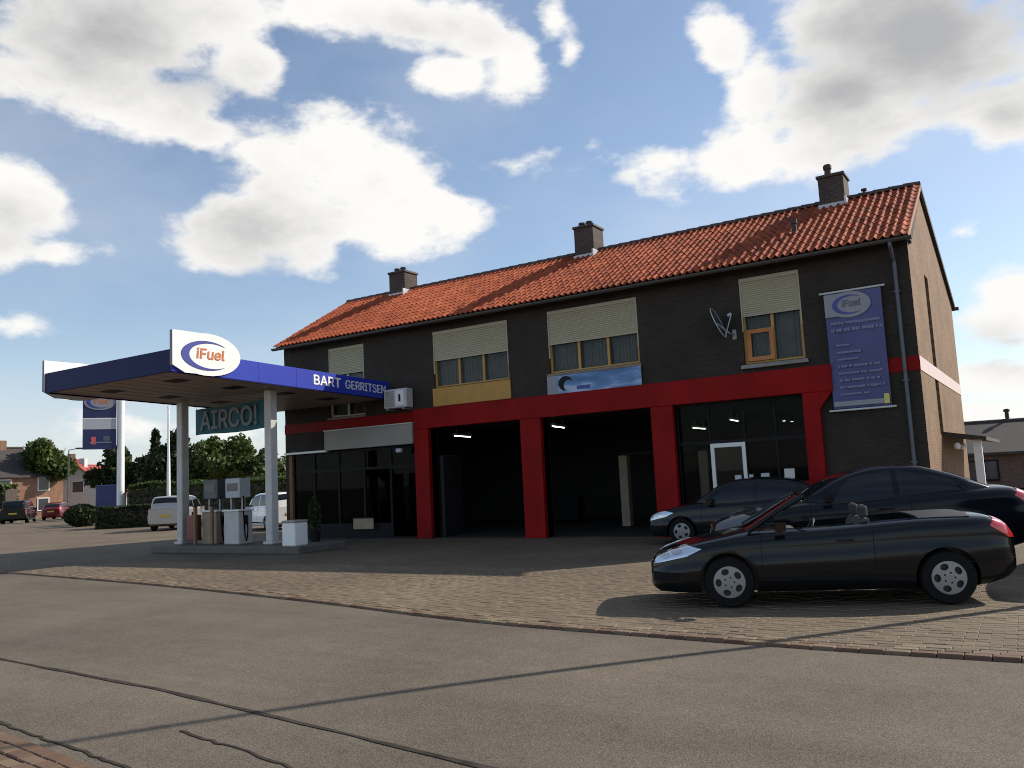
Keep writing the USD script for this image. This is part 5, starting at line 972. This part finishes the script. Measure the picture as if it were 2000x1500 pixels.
# ------------------------------------------------------------------ far houses
def house(name, label, c, rot, w, d, he, hr, wm, rm, wins, chim=None, dormer=False, frame='white_paint', hip=0.0):
    t = thing(name, label, 'house', (c[0], c[1], 0), rot)
    o = 0.35; k = (hr - he) / (d / 2); rf = MB()
    if hip:
        MB().box(-w / 2, w / 2, -d / 2, d / 2, 0, he).build('wall', wm, t)
        rf.mesh(trimesh.convex.convex_hull(np.array([(sx * (w / 2 + o), sy * (d / 2 + o), he + z - k * 0.1) for sx in (-1, 1) for sy in (-1, 1) for z in (0.01, 0.12)] + [(sx * (w / 2 - hip), 0, hr) for sx in (-1, 1)])))
    else: MB().prism(Polygon([(-d / 2, 0), (d / 2, 0), (d / 2, he), (0, hr - 0.1), (-d / 2, he)]), -w / 2, w / 2, 'yz').build('wall', wm, t)
    for s in (() if hip else (-1, 1)):
        P = [(s * (d / 2 + o), he - k * o), (s * (d / 2 + o), he - k * o + 0.12), (0, hr + 0.06), (0, hr - 0.06)]; rf.prism(Polygon(P), -w / 2 - 0.25, w / 2 + 0.25, 'yz')
    r = rf.build('roof', rm, t)
    MB().cyl((-w / 2 - 0.25 + 1.1 * hip, 0, hr + 0.05), (w / 2 + 0.25 - 1.1 * hip, 0, hr + 0.05), 0.11, n=8).build('ridge', rm, r)
    for (face, u, z, ww, hh) in wins:
        if face == 'f': B = lambda g, y0, y1: MB().box(u - ww / 2 - g, u + ww / 2 + g, -d / 2 - y1, -d / 2 - y0, z - g, z + hh + g)
        else:
            sx = 1 if face == 'r' else -1; B = lambda g, y0, y1, sx=sx: MB().box(*sorted((sx * (w / 2 + y0), sx * (w / 2 + y1))), u - ww / 2 - g, u + ww / 2 + g, z - g, z + hh + g)
        wf = B(0.09, 0.004, 0.06).build('window', frame, t); B(0, 0.061, 0.07).build('pane', 'far_glass', wf)
    if chim:
        for cx in chim: cc = MB().box(cx - 0.35, cx + 0.35, -0.3, 0.3, hr - 0.5, hr + 0.8).build('chimney', wm, r); 
    if dormer:
        dm = MB().box(-w * 0.3, w * 0.3, -d / 2 - 0.02, -0.2, he - 0.1, he + 1.35).build('dormer', 'white_paint', t); MB().box(-w * 0.3 + 0.2, w * 0.3 - 0.2, -d / 2 - 0.05, -d / 2 - 0.022, he + 0.3, he + 1.1).build('pane', 'far_glass', dm); MB().box(-w * 0.34, w * 0.34, -d / 2 - 0.2, -0.1, he + 1.351, he + 1.5).build('dormer_roof', rm, dm)
    return t
def toward(c): return math.atan2(-c[1], -c[0]) + math.pi / 2     # front (-y side) turned to the street corner
house('brick_house', 'orange brick house with dark roof and white window at the far left', (-93.8, 46.9), toward((-93.8, 46.9)) + 0.35, 8.6, 7.5, 4.4, 7.6, 'brick_orange', 'roof_dark', [('f', 2.3, 3.0, 1.0, 1.3), ('f', 2.3, 0.9, 1.0, 1.2), ('f', -1.5, 1.0, 1.4, 1.3), ('f', -1.5, 3.0, 1.2, 1.1), ('r', 0, 3.2, 1.1, 1.3), ('r', 0, 0.9, 1.3, 1.3)], chim=[-0.4], hip=2.6)
house('brick_house', 'house with dark red roof and white dormer beyond the black van', (-101.2, 56.2), toward((-101.2, 56.2)) + 0.4, 6.5, 7, 3.4, 6.6, 'brick_far', 'roof_red', [('f', -1.8, 0.9, 1.3, 1.4), ('f', 1.5, 0.9, 1.6, 1.4), ('r', 0, 1.0, 1.4, 1.3)], dormer=True, chim=[2.0])
house('brick_house', 'gabled house with pale upper storey left of the price sign tree', (-93.2, 55.9), toward((-93.2, 55.9)) + 1.1, 5.2, 6, 3.0, 5.6, 'white_worn', 'roof_red', [('f', -1.2, 0.9, 1.2, 1.3), ('f', 1.4, 0.9, 1.0, 1.3), ('r', 0, 3.0, 1.1, 1.1), ('r', -1.2, 0.9, 1.1, 1.3), ('l', 0, 2.6, 1.2, 1.2)], chim=[-1.5])
house('brick_house', 'low red roofed house seen between white mast and flag mast', (-93.0, 63.0), toward((-93, 63)) + 0.3, 9.0, 6, 2.6, 4.9, 'brick_far', 'roof_red', [('f', -2.5, 0.9, 1.3, 1.4), ('f', 0.2, 0.9, 1.3, 1.4), ('f', 2.8, 0.9, 1.3, 1.4), ('r', 0, 0.9, 1.3, 1.4)], chim=[0.5])
house('outbuilding', 'low dark roofed building beyond the gable at the right edge', (-0.5, 53.5), 0.05, 9.5, 7.0, 1.9, 3.5, 'brick_far', 'roof_dark', [('f', -2.9, 0.5, 1.5, 0.9), ('f', 0, 0.5, 1.6, 0.9), ('f', 2.6, 0.5, 1.6, 0.9)], chim=None, frame='dark_frame')
rp = thing('roof_pipe', 'thin vent pipe on the ridge of the low dark roofed building', 'vent pipe', (-1.9, 53.5, 3.45)); MB().cyl((0, 0, 0), (0, 0, 0.75), 0.10).build('pipe', 'roof_dark', rp); MB().cyl((0, 0, 0.6), (0, 0, 0.72), 0.16).build('cowl', 'roof_dark', rp)
